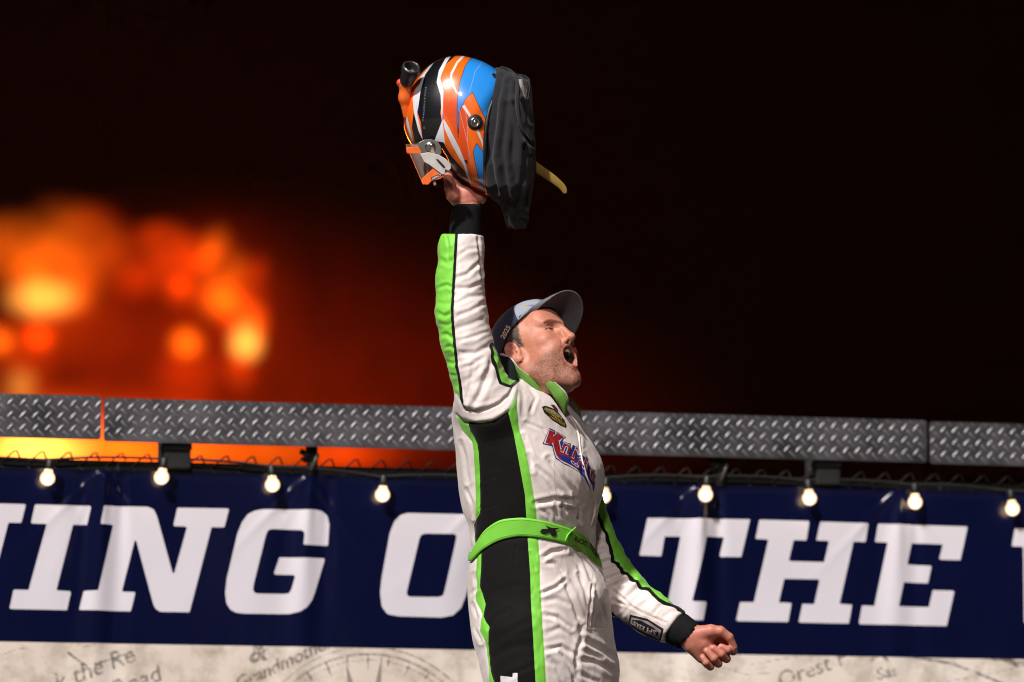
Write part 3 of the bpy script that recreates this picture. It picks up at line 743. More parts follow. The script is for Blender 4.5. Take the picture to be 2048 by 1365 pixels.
for l, a, w in [
  ([(110,240),(160,260),(200,300)], 2.4, 4), ([(110,330),(170,340),(210,390)], 3.0, 4), ([(120,420),(180,420),(230,460)], 3.0, 4), ([(140,520),(200,500),(250,510)], 3.4, 4.5), ([(150,580),(220,560),(280,540)], 3.0, 4), ([(190,640),(260,610),(310,590)], 3.2, 4.5),
  ([(230,690),(300,650),(380,640)], 3.2, 4.5), ([(330,770),(400,700),(440,690)], 3.0, 4.5), ([(440,820),(500,760),(550,740)], 2.6, 5), ([(520,880),(560,830),(600,810)], 2.6, 4), ([(200,690),(280,750),(340,800)], 2.6, 3), ([(260,800),(350,820),(420,860),(600,940)], 2.0, 3), ([(210,780),(300,800)], 2.2, 4), ([(600,900),(650,860),(720,850)], 1.8, 4)]: CR.append((Z6(l), a, w))
disp = np.zeros(len(SV))
for l, a, w in CR:
    w = w*rng.uniform(.7, 1.0); a = a*rng.uniform(.45, 1.35); a_ = np.array(l); lo = a_.min(0)-5*w; hi = a_.max(0)+5*w
    m = ((XY > lo) & (XY < hi)).all(1)
    if not m.any(): continue
    q = line_d(XY[m], l)
    # the ends of a crease fade out
    e = np.minimum(np.linalg.norm(XY[m]-a_[0], axis=1), np.linalg.norm(XY[m]-a_[-1], axis=1)); fade = np.clip(e/(2.2*w)+.15, 0, 1)
    disp[m] += fade*(-a*np.exp(-(q/w)**2) + .55*a*np.exp(-((q-1.9*w)/(1.1*w))**2))
disp *= near*1.0
# loose small folds all over; across the sleeves, along the body
pn = lambda sx, sy, sz, o: pnoise(SV*np.array([sx, sy, sz])+o)
rid = lambda n: 1-2*np.abs(n)
disp += np.where(is_arm | is_larm, 0, 1)*(1.6*rid(pn(.030, .017, .022, 3)) + .8*rid(pn(.055, .035, .05, 9)) - 1.3)*.45
ds = SV @ np.array([.35, 1, .2])
disp += np.where(is_arm, 1, 0)*(1.3*rid(pnoise(np.stack([(XY @ np.array([.5, .87]))*.034, (XY @ np.array([.87, -.5]))*.014, SV[:, 2]*.02], 1)+5)) + .7*rid(pn(.035, .06, .03, 15)) - 1.0)
disp += np.where(is_larm, 1, 0)*(2.4*rid(pnoise(np.stack([(XY @ np.array([.6, .8]))*.042, (XY @ np.array([.8, -.6]))*.014, SV[:, 2]*.02], 1))) - 1.2)
# black panel is a smooth stretch knit: calm the folds there
BLK = [Z4([(200,380),(300,385),(400,362),(490,300)]), Z4([(530,460),(570,680),(610,900),(620,1060)]), Z5([(580,275),(600,560),(605,760),(620,1000),(640,1365),(660,1700),(690,3520)]), Z5([(480,3520),(400,1700),(325,1365),(300,1280),(285,1080),(290,950),(245,870),(265,780),(225,650),(230,380)]), Z4([(245,1250),(240,1110),(285,1030),(285,800),(275,600),(265,530),(225,450)])]
BLK = sum(BLK, [])
GRN = sum([Z4([(120,330),(200,380),(400,365),(490,300),(540,210),(560,130)]), Z4([(552,250),(570,430),(610,560),(640,700),(665,850),(690,1000),(695,1060)]), Z5([(660,280),(670,430),(675,640),(690,900),(705,1150),(720,1365),(745,1700),(775,3520)]), Z5([(410,3520),(330,1700),(290,1365),(290,1250),(265,1060),(220,980),(240,850),(190,750),(195,440)]), Z4([(240,1200),(255,1060),(255,900),(245,750),(240,600),(230,520),(160,440)])], [])
body = ~(is_arm | is_larm)
sdB = np.where(body, poly_sd(XY, BLK), -50.0); sdG = np.where(body, poly_sd(XY, GRN), -50.0)
disp *= 1-.55*np.clip(sdB/8, 0, 1)
# raised sleeve: green outer half, black piping; shoulder gusset seam
PIPE = Z3([(207,200),(207,260),(200,400),(190,560),(183,700),(195,850),(210,1000),(230,1120),(252,1262)])
px_line = np.interp(SV[:, 1], [p[1] for p in PIPE], [p[0] for p in PIPE])
sdB = np.where(is_arm, 2.9-np.abs(SV[:, 0]-px_line), sdB); sdG = np.where(is_arm, px_line-SV[:, 0], sdG)
# green stretch insert with a black edge behind the shoulder
def Z2(l): return [(940+x*.2052, 540+y*.2052) for x, y in l]
INS = Z2([(275,880),(340,950),(440,930),(452,1080),(395,1128),(305,1095),(275,1000),(232,860),(215,740),(240,760)])
i1 = poly_sd(XY, INS); up = (SV[:, 1] < 790) & (SV[:, 2] < 20) & (SV[:, 0] > 975)
sdG = np.where(up, np.maximum(sdG, i1), sdG); sdB = np.where(up, np.maximum(sdB, np.minimum(i1+5.5, -i1+.5)), sdB)
# far sleeve: green band along its upper edge with black piping below
EDGE = Z6([(95,80),(140,210),(185,300),(225,440),(235,500),(270,530),(300,580),(340,605),(385,640),(440,690),(490,700),(560,780),(620,810),(690,830),(745,880)])
q = line_d(XY, EDGE); E = np.array(EDGE)
side = np.interp(XY[:, 0], E[:, 0], E[:, 1]) - XY[:, 1]                # positive above the line
sdL = np.where(side > 0, q, -q)
sdG = np.where(is_larm, sdL, sdG); sdB = np.where(is_larm, 3.4-np.abs(sdL+1.0), sdB)
low = Z6([(190,845),(260,905),(340,960),(450,1020),(560,1090),(620,1120)]); ql = line_d(XY, low); El = np.array(low)
sidel = XY[:, 1]-np.interp(XY[:, 0], El[:, 0], El[:, 1])
sdG = np.where(is_larm & (sidel > 0) & (XY[:, 1] > 1190), np.maximum(sdG, ql), sdG); sdB = np.where(is_larm & (XY[:, 1] > 1190), np.maximum(sdB, 2.2-ql), sdB)
# gusset: raised roll under the sleeve seam
ROLL = Z3([(178,1150),(195,1220),(240,1285),(320,1312),(400,1300),(470,1270),(520,1220),(545,1140)]); SEAM = Z3([(205,1160),(250,1245),(310,1262),(380,1250),(450,1215),(500,1170),(535,1110)])
m = SV[:, 2] < 0
disp += m*near*(2.6*np.exp(-(line_d(XY, ROLL)/7)**2) - 3.0*np.exp(-(line_d(XY, SEAM)/3.0)**2) + 2.0*np.exp(-(line_d(XY, [(x+2, y-9) for x, y in SEAM])/5)**2))
EDG2 = Z3([(205,1275),(250,1322),(330,1335),(420,1325),(500,1262)])
disp += m*near*(-2.0*np.exp(-(line_d(XY, EDG2)/3.0)**2))
# seams between panels
for pl in (BLK, GRN): disp += near*body*(-1.5*np.exp(-(line_d(XY, pl)/2.2)**2))
disp += np.where(is_arm, near*(1.5*np.exp(-((SV[:, 0]-px_line)/3.2)**2) - 1.2*np.exp(-((np.abs(SV[:, 0]-px_line)-5)/2.2)**2)), 0)
BX = [945, 966, 1002, 1047, 1089, 1130, 1172, 1192]; BY = [1108, 1081, 1060, 1054, 1059, 1070, 1087, 1108]
by = np.where(SV[:, 2] < 0, np.interp(SV[:, 0], BX, BY), 1108); cin = np.exp(-((SV[:, 1]-by)/20)**4)*body
disp = disp*(1-.8*cin) - 3.5*cin
SV2 = SV + SN*disp[:, None]
SV2 = laplace(SV2, SQ, 1, .12)
dirt = np.clip(.5+.5*pnoise(SV*np.array([.02, .014, .02])+7), 0, 1)
ROOT = man(np.array([1100., 1985., 0.])); ROOTV = Vector(ROOT)
t = NT('race_suit_fabric')
gN = t.noise(700, 2); wv = t.noise(26, 5, .6, stretch=(1, 1, 1)); st = t.noise(7, 6, .65)
wht = t.mix(t.ramp(wv, .3, .75), (.80, .73, .69), (.72, .63, .60)); wht = t.mix(t.math('MULTIPLY', t.ramp(st, .46, .74), .42), wht, (.42, .32, .26))
grn = t.mix(t.ramp(wv, .3, .7), (.22, .66, .065), (.18, .56, .05)); blk = t.mix(wv, (.004, .004, .004), (.009, .0085, .0085))
g_ = t.ramp(t.attr('green'), -.35, .35); b_ = t.ramp(t.attr('black'), -.35, .35); w_ = t.ramp(t.attr('number'), -.35, .35)
cl = t.mix(g_, wht, grn); cl = t.mix(b_, cl, blk); cl = t.mix(w_, cl, (.74, .70, .72))
dash = t.ramp(t.noise(230, 1), .35, .5)
for i_ in range(7): cl = t.mix(t.math('MULTIPLY', t.math('MULTIPLY', t.ramp(t.math('ABSOLUTE', t.attr('seam%d' % i_)), .9, .3), t.math('MULTIPLY_ADD', b_, -.55, .55)), dash), cl, (.20, .13, .10))
sp = t.math('MULTIPLY_ADD', b_, -.25, .38)
rd = t.n('TexNoise', noise_type='RIDGED_MULTIFRACTAL'); t.set(rd, 'Vector', t.n('TexCoord').outputs['Object']); t.set(rd, 'Scale', 11.0); t.set(rd, 'Detail', 3.0); t.set(rd, 'Roughness', .5); t.set(rd, 'Distortion', .5)
crum = t.math('MULTIPLY', rd.outputs['Fac'], t.math('MULTIPLY_ADD', b_, -.8, 1.0))
sd = t.bsdf(cl, t.math('MULTIPLY_ADD', b_, .25, .52), 0, sp, bump=t.math('ADD', t.math('MULTIPLY', gN, .06), t.math('MULTIPLY', crum, .9)), bstr=.6, bdist=.005)
t.set(sd, 'Sheen Weight', .15); t.set(sd, 'Sheen Roughness', .4)
m_suit = t.m
SEAMS = [Z4([(826,540),(822,760),(834,950),(842,1090)]), Z5([(1066,560),(1060,640),(1050,780),(1030,950),(1145,957)]), Z5([(845,380),(825,500),(830,620)]), Z3([(330,265),(345,420),(357,560),(368,700),(385,800)]), Z6([(198,690),(300,760),(420,860),(610,935)]), Z4([(410,540),(415,700),(430,1060)]), Z5([(490,340),(460,640),(440,830)])]
seam = {'seam%d' % i: np.where(near > .05, line_sd(XY, l), 40) for i, l in enumerate(SEAMS)}
num = np.where(body & (SV[:, 2] < 0), poly_sd(XY, [(1001,1352),(1025,1355),(1025,1346),(1035,1346.5),(1036,1440),(1024,1440),(1024,1380),(1002,1378)]), -50)
SUIT_BVH = BVHTree.FromPolygons([tuple(v) for v in SV2], [tuple(q) for q in SQ])
def suit_hit(x, y, z0=-600):
    h = SUIT_BVH.ray_cast(Vector((x, y, z0)), Vector((0, 0, 1)))
    return (np.array(h[0]), np.array(h[1])) if h[0] is not None else (None, None)
# ------------------------------------------------------------------ head, neck and hands (skin: one body mesh)
HA, HY, HRO = math.radians(30.0), math.radians(29.0), math.radians(12.0); HO = np.array([1067., 714.5, 0.]); MM = .001/S          # MM: photo px per millimetre
def frame(al, ps, ro):
    h0 = np.array([math.cos(ps), 0, -math.sin(ps)]); up = np.array([0, -1.0, 0]); r = np.array([-math.sin(ps), 0, -math.cos(ps)])
    f = math.cos(al)*h0 + math.sin(al)*up; u = -math.sin(al)*h0 + math.cos(al)*up
    return np.stack([f, math.cos(ro)*u - math.sin(ro)*r, math.cos(ro)*r + math.sin(ro)*u])   # rows: forward, up, right
HM = frame(HA, HY, HRO)
CM = frame(math.radians(44), math.radians(37), math.radians(27)); CO = np.array([1079., 719., 0.])
def cap2px(q): return CO + (np.asarray(q, float) @ CM)*MM
def head2px(q): return HO + (np.asarray(q, float) @ HM)*MM
def px2head(p): return ((np.asarray(p, float)-HO) @ HM.T)/MM
EYE = np.array([80.0, 23.0, 33.0])
def s_head(q):
    """q: (forward, up, right) in mm from the middle between the ear canals"""
    a = q.copy(); a[:, 2] = np.abs(a[:, 2])
    d = s_ell(a, (-4, 46, 0), (99, 80, 77))                                # cranium
    d = smin(d, s_ell(a, (48, 8, 0), (56, 66, 66)), 18)                     # mid face
    d = smin(d, s_ell(a, (70, -32, 0), (36, 46, 44)), 16)                   # muzzle
    d = smin(d, s_chain(a, [(0, -12, 58), (4, -58, 55), (46, -102, 34), (80, -119, 6)], [13, 14, 15, 15], 14), 20)   # jaw, dropped open
    d = smin(d, s_ell(a, (40, -58, 40), (38, 44, 25)), 20)
    d = smin(d, s_ell(a, (58, -30, 42), (30, 36, 21)), 18)                  # cheek over the jaw
    d = smin(d, s_ell(a, (28, -98, 0), (52, 30, 40)), 20)                   # soft tissue under the jaw
    d = smin(d, s_sph(a, (84, -117, 0), 17), 14)                            # chin
    d = smin(d, s_ell(a, (70, -2, 48), (22, 16, 18)), 16)                   # cheekbone
    d = smin(d, s_ell(a, (78, -28, 34), (24, 22, 18)), 14)                  # cheek lifted by the shout
    d = smin(d, s_cap(a, (100, 38, 6), (84, 42, 46), 10, 9.5), 10)             # brow
    d = smin(d, s_ell(a, (70, 62, 0), (28, 40, 58)), 24)
    d = smax(d, -s_ell(a, (102, 24, 31), (16, 12, 16)), 8)                  # eye socket
    eye = s_sph(a, EYE, 14.2); d = smin(d, eye, 3.5)
    # lids leave a narrow slit
    slit = s_ell(a, EYE+np.array([9, -.6, 3.0]), (16, 2.1, 12.0)); d = smax(d, -slit, 1.2)
    d = smin(d, s_cap(a, (91, 29.5, 22), (86, 29.0, 45), 2.6, 2.2), 3)      # upper lid fold
    d = smin(d, s_cap(a, (91, 14.5, 23), (85, 15.5, 43), 3.0, 2.6), 4)      # lower lid / bag
    # nose
    d = smin(d, s_cap(a, (104, 31, 0), (119, -6, 0), 7.5, 9.0), 9)
    d = smin(d, s_ell(a, (120, -11, 0), (12, 10.5, 12.5)), 5)
    d = smin(d, s_ell(a, (106, -17, 13.5), (10.5, 8, 7)), 4)
    d = smin(d, s_cap(a, (108, -24, 0), (118, -17, 0), 4.5, 6), 4)
    d = smin(d, s_ell(a, (97, -33, 0), (10, 10, 20)), 8)
    d = smax(d, -s_ell(a, (112.5, -22, 8.0), (4.6, 4, 3.0)), 1.6)         # nostril
    d = smin(d, s_ell(a, (75, -98, 0), (27, 26, 32)), 12)
    d = smin(d, s_ell(a, (70, -56, 24), (27, 40, 22)), 14)
    # lips round the open mouth
    dm = -.010*(a[:, 2]**2)
    th = np.arctan2((a[:, 1]+58+dm)/25.0, a[:, 2]/29.0)
    rr = np.sqrt(((a[:, 1]+58+dm)/28.0)**2 + (a[:, 2]/31.0)**2)
    fx = 104 - .014*(a[:, 2]**2) - .0035*np.minimum(a[:, 1]+58+dm, 0)**2 - .004*np.maximum(a[:, 1]+58+dm, 0)**2 - .10*np.maximum(-(a[:, 1]+58+dm), 0)
    lip = np.sqrt(((rr-1)*24)**2 + ((a[:, 0]-fx)/1.15)**2) - (3.6 + 1.2*np.sin(th)**2)
    d = smin(d, lip, 6)
    mouth = s_ell(a, (99, -58, 0), (48, 27, 28.5)); d = smax(d, -mouth, 2.5)
    d = smax(d, -s_ell(a, (106, -100, 0), (7, 6, 15)), 8)                    # hollow above the chin
    # ear
    e = np.abs(a - np.array([0, 0, 0]))
    tl = math.radians(-12); c, s_ = math.cos(tl), math.sin(tl)
    ef = (a[:, 0]+8)*c - (a[:, 1]-2)*s_; eu = (a[:, 0]+8)*s_ + (a[:, 1]-2)*c; er = a[:, 2] - 76 - .28*(-ef)
    ring = np.sqrt((ef/17)**2 + ((eu-4)/25)**2)
    pl = np.stack([ef, eu, er], 1)
    ear = s_ell(pl, (0, 2, 0), (18, 29, 5.5))
    ear = smin(ear, np.sqrt(((ring-.93)*19)**2 + (er-3.0)**2) - 3.4, 3)
    ear = smax(ear, -s_ell(pl, (3, 1, 5), (8.5, 11, 5.5)), 3)
    ear = smax(ear, -s_ell(pl, (-2, 15, 5.5), (8, 8, 3.5)), 3)
    ear = smin(ear, s_ell(pl, (11, -2, 3), (5, 7, 4.5)), 3)
    ear = smin(ear, s_ell(pl, (3, -24, 0), (8.5, 8.5, 5)), 4)
    d = smin(d, ear, 4)
    return d
NECK_A = np.array([1056., 726., 4.]); NECK_B = np.array([1040., 800., 0.])
def s_skin_head(p):
    d = s_head(px2head(p))*MM
    d = smin(d, s_cap(p, NECK_A, NECK_B, 46, 50), 16)
    # sternomastoid
    d = smin(d, s_cap(p, (1036, 728, -44), (1082, 800, -26), 11, 10), 9)
    return d
HV, HQ = nets(s_skin_head, (960, 570, -110), (1190, 806, 110), 1.35)
HV = laplace(HV, HQ, 1, .35); HN = vnormals(HV, HQ); hq = px2head(HV); aq = hq.copy(); aq[:, 2] = np.abs(aq[:, 2])
# skin relief: crow's feet, cheek lines
dd = np.zeros(len(HV))
for l, amp, w in (([(66,22,56),(58,26,62)], .9, 1.6), ([(67,17,57),(57,15,64)], .9, 1.6), ([(69,12,56),(60,6,62)], .8, 1.6), ([(92,4,38),(80,0,52)], .7, 2), ([(104,45,5),(106,34,3)], .9, 1.8)):
    dd -= amp*np.exp(-((s_cap(aq, l[0], l[1], 0))/w)**2)
for l, amp, w in (([(106,-14,21),(98,-28,31)], 1.3, 3.0), ([(98,-28,31),(88,-48,37)], 1.4, 3.5)):
    dd -= amp*np.exp(-(s_cap(aq*np.array([.35,1,1]), np.array(l[0])*np.array([.35,1,1]), np.array(l[1])*np.array([.35,1,1]), 0)/w)**2)
dd += .35*pnoise(hq*.12) 
HV = HV + HN*dd[:, None]*MM
# --- masks
def cap_m(pts, w, soft): return np.clip((w - s_chain(aq, pts, [0]*len(pts), .01))/soft, 0, 1)
beard = np.zeros(len(HV))
jawline = np.clip((-22 - aq[:, 1] + .10*(aq[:, 0]-20))/26, 0, 1)*np.clip((aq[:, 0]+2)/16, 0, 1)
cheek_cut = np.clip(((-38 - (90-aq[:, 0])*.12) - aq[:, 1])/20 + .3, 0, 1)
beard = jawline*np.maximum(cheek_cut, np.clip((34-aq[:, 0])/18, 0, 1))*np.clip((aq[:, 1]+165)/22, 0, 1)
beard = np.maximum(.8*beard, 1.1*np.clip((16-np.linalg.norm((aq-np.array([96,-130,0]))/np.array([1.2,1.2,1.5]), axis=1))/10+.6, 0, 1))
beard = np.maximum(beard, .05*cap_m([(104,-31,4),(98,-38,20),(88,-60,29),(86,-90,24)], 6.5, 6))
lipm = np.clip((8.4 - np.abs((np.sqrt(((aq[:, 1]+58-.010*aq[:, 2]**2)/28.0)**2+(aq[:, 2]/31.0)**2)-.95)*24))/4, 0, 1)*(aq[:, 0] > 70)*np.clip((aq[:, 0]-78)/6, 0, 1)*(np.abs(aq[:, 1]+58-.010*aq[:, 2]**2) < 36)*(aq[:, 2] < 40)
beard *= (1-lipm)
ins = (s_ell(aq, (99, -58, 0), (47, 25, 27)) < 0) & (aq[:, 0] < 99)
cav_shade = np.clip((99-aq[:, 0])/6, 0, 1)*(np.sqrt(((aq[:, 1]+58-.010*aq[:, 2]**2)/28.0)**2+(aq[:, 2]/31.0)**2) < .93)  # inside of mouth and nostrils darkened in the colour, standing for shade
cav_shade = np.maximum(cav_shade, .2*(s_ell(aq, (112, -22.5, 8.0), (5.2, 4.6, 3.4)) < .9))
b2 = np.stack([0*aq[:, 0], aq[:, 1], aq[:, 2]], 1)
brow = np.clip((5.6 - s_chain(b2, [(0,36,7),(0,40,20),(0,43,36),(0,38,50)], [0]*4, .01))/3, 0, 1)*np.clip((aq[:, 0]-60)/10, 0, 1)*.9
lash_shade = np.clip((1.9 - s_chain(b2, [(0,23,20),(0,25.6,30),(0,24.8,40),(0,21.5,48)], [0]*4, .01))/.9, 0, 1)*np.clip((aq[:, 0]-70)/8, 0, 1)  # lash line, thickened to put lid shading into the colour
brow = np.maximum(brow, lash_shade)
hl = np.interp(aq[:, 1], [-12, 6, 28, 50, 75], [20, 27, 25, 30, 36]) + 4*pnoise(hq*.11)
hair = np.clip((hl-aq[:, 0])/7, 0, 1)*np.clip((aq[:, 1]-np.where(aq[:, 0] > 2, 2, -36)+4*pnoise(hq*.15))/9, 0, 1)
earm = (s_ell(aq, (-10, 0, 84), (26, 36, 14)) < 0)
hair = hair*(~earm)
red = np.clip(.5*np.exp(-(np.linalg.norm((aq-np.array([80,-10,48]))/np.array([22,20,22]), axis=1))**2) + .6*earm + .5*np.exp(-(np.linalg.norm(aq-np.array([114,-12,0]), axis=1)/14)**2) + .25*np.exp(-(aq[:, 1]-62)**2/500)*(aq[:, 0] > 50), 0, 1)

# ------------------------------------------------------------------ hands
def chain_union(p, fingers, k):
    d = None
    for pts, rad in fingers:
        c = s_chain(p, pts, rad, 1.5); d = c if d is None else smin(d, c, k)
    return d
def Z8(x, y, d): return (1300+x*.1208, 1200+y*.1208, d)
# clenched left fist, palm side and fingertips towards the camera
F_IDX = ([Z8(1090,620,52), Z8(1330,760,56), Z8(1375,850,40), Z8(1290,830,27), Z8(1180,780,26)], [10.5, 9.8, 8.6, 8.0, 6.8])
F_MID = ([Z8(1000,760,54), Z8(1230,900,58), Z8(1265,975,38), Z8(1180,900,25), Z8(1050,800,24)], [10.5, 10.0, 8.8, 8.4, 7.2])
F_RNG = ([Z8(900,860,54), Z8(1100,1000,56), Z8(1130,1055,36), Z8(1060,970,24), Z8(945,850,25)], [10, 9.6, 8.4, 8.0, 6.8])
F_PNK = ([Z8(820,920,52), Z8(960,1070,52), Z8(1000,1110,36), Z8(930,1040,26), Z8(880,960,27)], [9.5, 9, 7.6, 7.2, 6.0])
THUMB = ([Z8(800,560,34), Z8(1010,520,26), Z8(1165,520,24), Z8(1310,620,28), Z8(1395,780,34)], [16, 13.5, 10.2, 8.8, 6.6])
def s_fist(p):
    d = s_cap(p, (1340, 1250, 53), Z8(700, 620, 44), 25, 24)
    palm = s_chain(p, [Z8(690,610,44), Z8(850,720,46), Z8(960,830,50)], [25, 25, 20], 8)
    d = smin(d, palm, 12)
    d = smin(d, s_cap(p, Z8(700,760,38), Z8(850,960,42), 16, 11), 8)          # heel of the hand
    d = smin(d, s_ell(p, Z8(960,580,34), (22, 13, 14)), 7)                    # ball of the thumb
    d = smin(d, chain_union(p, [F_IDX, F_MID, F_RNG, F_PNK], 1.6), 3.0)
    d = smin(d, s_chain(p, *THUMB, 3), 4.5)
    # nails pressed in
    return d
FV, FQ = nets(s_fist, (1325, 1215, -20), (1490, 1355, 90), 1.15); FV = laplace(FV, FQ, 1, .3); FN = vnormals(FV, FQ)
nails_f = [(F_IDX[0][-1], (-.6, -.3, -.75)), (F_MID[0][-1], (-.55, -.3, -.78)), (F_RNG[0][-1], (-.5, -.3, -.8)), (F_PNK[0][-1], (-.4, -.3, -.85)), (THUMB[0][-1], (.75, .1, -.65))]
# raised right hand: heel of the palm below the helmet, fingers hooked up inside the eye port, thumb along the side
W_R = (934, 428, -108)
HFG = [([(915, 372, -118), (902, 352, -116), (906, 330, -102), (918, 322, -84)], [10.5, 9.5, 8.6, 7.4]),
       ([(930, 368, -92), (924, 344, -88), (930, 318, -78), (944, 312, -62)], [10.5, 9.6, 8.6, 7.4]),
       ([(944, 372, -78), (942, 350, -68), (948, 324, -56), (960, 318, -42)], [10, 9.2, 8.2, 7.0]),
       ([(956, 380, -70), (958, 362, -56), (962, 338, -44), (970, 332, -32)], [9, 8.2, 7.4, 6.2])]
RTH = ([(906, 392, -132), (900, 374, -140), (896, 356, -138), (900, 342, -128)], [14, 11.5, 9.4, 7.0])
def s_rhand(p):
    d = s_cap(p, (929, 465, -110), (933, 412, -109), 24, 24)
    d = smin(d, s_chain(p, [(934, 412, -109), (930, 392, -108), (936, 378, -96)], [25, 26, 20], 6), 8)
    d = smin(d, s_ell(p, (956, 396, -104), (17, 15, 22)), 7)                   # heel on the little-finger side
    d = smin(d, s_ell(p, (912, 392, -120), (16, 20, 16)), 7)                   # ball of the thumb
    d = smin(d, chain_union(p, HFG, 1.5), 4)
    d = smin(d, s_chain(p, *RTH, 3), 4)
    return d
RV, RQ = nets(s_rhand, (860, 290, -170), (1000, 470, -10), 1.3); RV = laplace(RV, RQ, 1, .3); RN = vnormals(RV, RQ)
RV = RV + RN*(-.8*np.exp(-(line_d(RV[:, :2], [(905, 404), (925, 408), (948, 404), (966, 410)])/2.2)**2) - .6*np.exp(-(line_d(RV[:, :2], [(918, 375), (934, 392), (944, 412)])/2.5)**2))[:, None]
# hidden limbs inside the suit join head and hands into one figure
def s_inner(p):
    d = s_chain(p, [NECK_B, (1060, 1000, 0), (1080, 1240, 0)], [40, 90, 90], 20)
    d = smin(d, s_chain(p, [(1040, 830, -20)] + ARM[1:], [30, 34, 32, 30, 30, 28, 26, 24], 10), 10)
    d = smin(d, s_chain(p, [(1060, 830, 20)] + LARM[1:], [30, 34, 32, 30, 30, 28, 26, 24], 10), 10)
    return d
IV, IQ = nets(s_inner, (880, 460, -180), (1370, 1330, 190), 8.0)
Vb = np.vstack([HV, FV, RV, IV]); o1, o2, o3 = len(HV), len(HV)+len(FV), len(HV)+len(FV)+len(RV)
Qb = np.vstack([HQ, FQ+o1, RQ+o2, IQ+o3]); nH = len(Vb)-o1
pad = lambda a, v=0.0: np.concatenate([a, np.full(nH, v)])
nail = np.zeros(len(Vb)); crease = np.zeros(len(Vb))
for c, ax in nails_f:
    c = np.array(c); ax = np.array(ax)/np.linalg.norm(ax)
    q = FV - (c + ax*5.2); nail[o1:o2] = np.maximum(nail[o1:o2], np.clip((4.6-np.linalg.norm(q*np.array([1, 1.15, .9]), axis=1))/1.2, 0, 1))
t = NT('skin')
n1 = t.noise(55, 5, .6); n2 = t.noise(600, 3, .6); fol = t.noise(420, 3, .6, stretch=(1, 1, 1))
sk = t.mix(t.ramp(n1, .3, .7), (.60, .26, .17), (.48, .18, .11))
sk = t.mix(t.math('MULTIPLY', t.attr('red'), .65), sk, (.52, .16, .12))
sk = t.mix(t.math('MULTIPLY', t.attr('lip'), .5), sk, (.40, .115, .105))
bd = t.math('MULTIPLY', t.attr('beard'), t.ramp(fol, .30, .62)); sk = t.mix(t.math('MULTIPLY', bd, .92), sk, (.050, .026, .017))
sk = t.mix(t.math('MULTIPLY', t.attr('brow'), t.ramp(fol, .25, .55)), sk, (.035, .020, .012))
hs = t.noise(260, 2, .5, stretch=(.35, 1, 1)); sk = t.mix(t.math('MULTIPLY', t.attr('hair'), t.ramp(hs, .15, .42)), sk, (.050, .031, .020))
sk = t.mix(t.attr('nail'), sk, (.50, .25, .21)); sk = t.mix(t.attr('cavity_shade'), sk, (.020, .004, .004))
b_ = t.bsdf(sk, .48, 0, .45, bump=t.math('ADD', n2, t.math('MULTIPLY', n1, .6)), bstr=.5, bdist=.0016)
t.set(b_, 'Subsurface Weight', .12); t.set(b_, 'Subsurface Radius', (.012, .004, .002)); t.set(b_, 'Subsurface Scale', .6)
t.set(b_, 'Coat Weight', .12); t.set(b_, 'Coat Roughness', .35)
person = mesh_obj('person', man(Vb), Qb, t.m, origin=ROOT, attrs=dict(red=pad(red, .8), lip=pad(lipm), beard=pad(beard), brow=pad(brow), hair=pad(hair), cavity_shade=pad(cav_shade), nail=nail))
tag(person, 'man in white, green and black racing suit shouting with a helmet raised overhead', 'person')
person.matrix_world = Matrix.Translation(ROOTV)
suit = mesh_obj('racing_suit', man(SV2), SQ, m_suit, person, attrs=dict(green=sdG, black=sdB, number=num, **seam))

def part(name, P, F, mat, parent=None, smooth=True, attrs=None):
    o = mesh_obj(name, man(P), F, mat, None, smooth, origin=ROOT, attrs=attrs)
    par = parent or person; o.parent = par; o.location = (0, 0, 0); return o
# eyes
def sphere(c, r, n=24, m=14):
    V = []; F = []
    for i in range(m+1):
        for j in range(n):
            th = math.pi*i/m; ph = 2*math.pi*j/n; V.append((c[0]+r*math.sin(th)*math.cos(ph), c[1]+r*math.cos(th), c[2]+r*math.sin(th)*math.sin(ph)))
    return np.array(V), grid_faces(m+1, n).tolist() + [(i*n+n-1, (i+1)*n+n-1, (i+1)*n, i*n) for i in range(m)]
t = NT('eyeball'); v0 = t.attr('iris')
cc = t.mix(t.ramp(v0, 5.6, 5.2), (.30, .25, .24), (.03, .024, .018)); cc = t.mix(t.ramp(v0, 2.6, 2.3), cc, (.004, .004, .004)); t.bsdf(cc, .08, 0, .5); m_eye = t.m
for sgn in (1, -1):
    c = EYE*np.array([1, 1, sgn]); v, f = sphere(c, 12.6)
    gaze = c + np.array([12.2, 2.2, 1.0*sgn]); part('eye', head2px(v), f, m_eye, attrs=dict(iris=np.linalg.norm(v-gaze, axis=1)))
# upper teeth along the arch, tongue
m_teeth = simple('teeth', (.62, .55, .44), .25, var=.05); m_tongue = simple('tongue', (.22, .05, .045), .4)
tv = []
for k in range(-5, 6):
    an = k*.165; w = 3.6 if abs(k) < 2 else 3.0
    cx, cz = 70 + 27*math.cos(an*1.25), 23*math.sin(an*1.5)
    v, f = sphere((0, 0, 0), 1, 10, 8); v = np.sign(v)*np.abs(v)**.75
    a_ = an*1.5; Rm = np.array([[math.cos(a_), 0, math.sin(a_)], [0, 1, 0], [-math.sin(a_), 0, math.cos(a_)]])
    tv.append(((v*np.array([2.2, 5.4 if abs(k) < 2 else 4.8, w*.62])) @ Rm + np.array([cx, -37.5, cz]), f))
v, f = join(tv); part('upper_teeth', head2px(v), f, m_teeth)
v, f = sphere((0, 0, 0), 1, 20, 12); v = v*np.array([30, 8, 17])+np.array([62, -80, 0]); v[:, 1] += -.004*(v[:, 2])**2; part('tongue', head2px(v), f, m_tongue)
# ------------------------------------------------------------------ cap, collar, belt, cuffs, boots, logos
def Zb(l): return [(940+x*.2052, 540+y*.2052) for x, y in l]
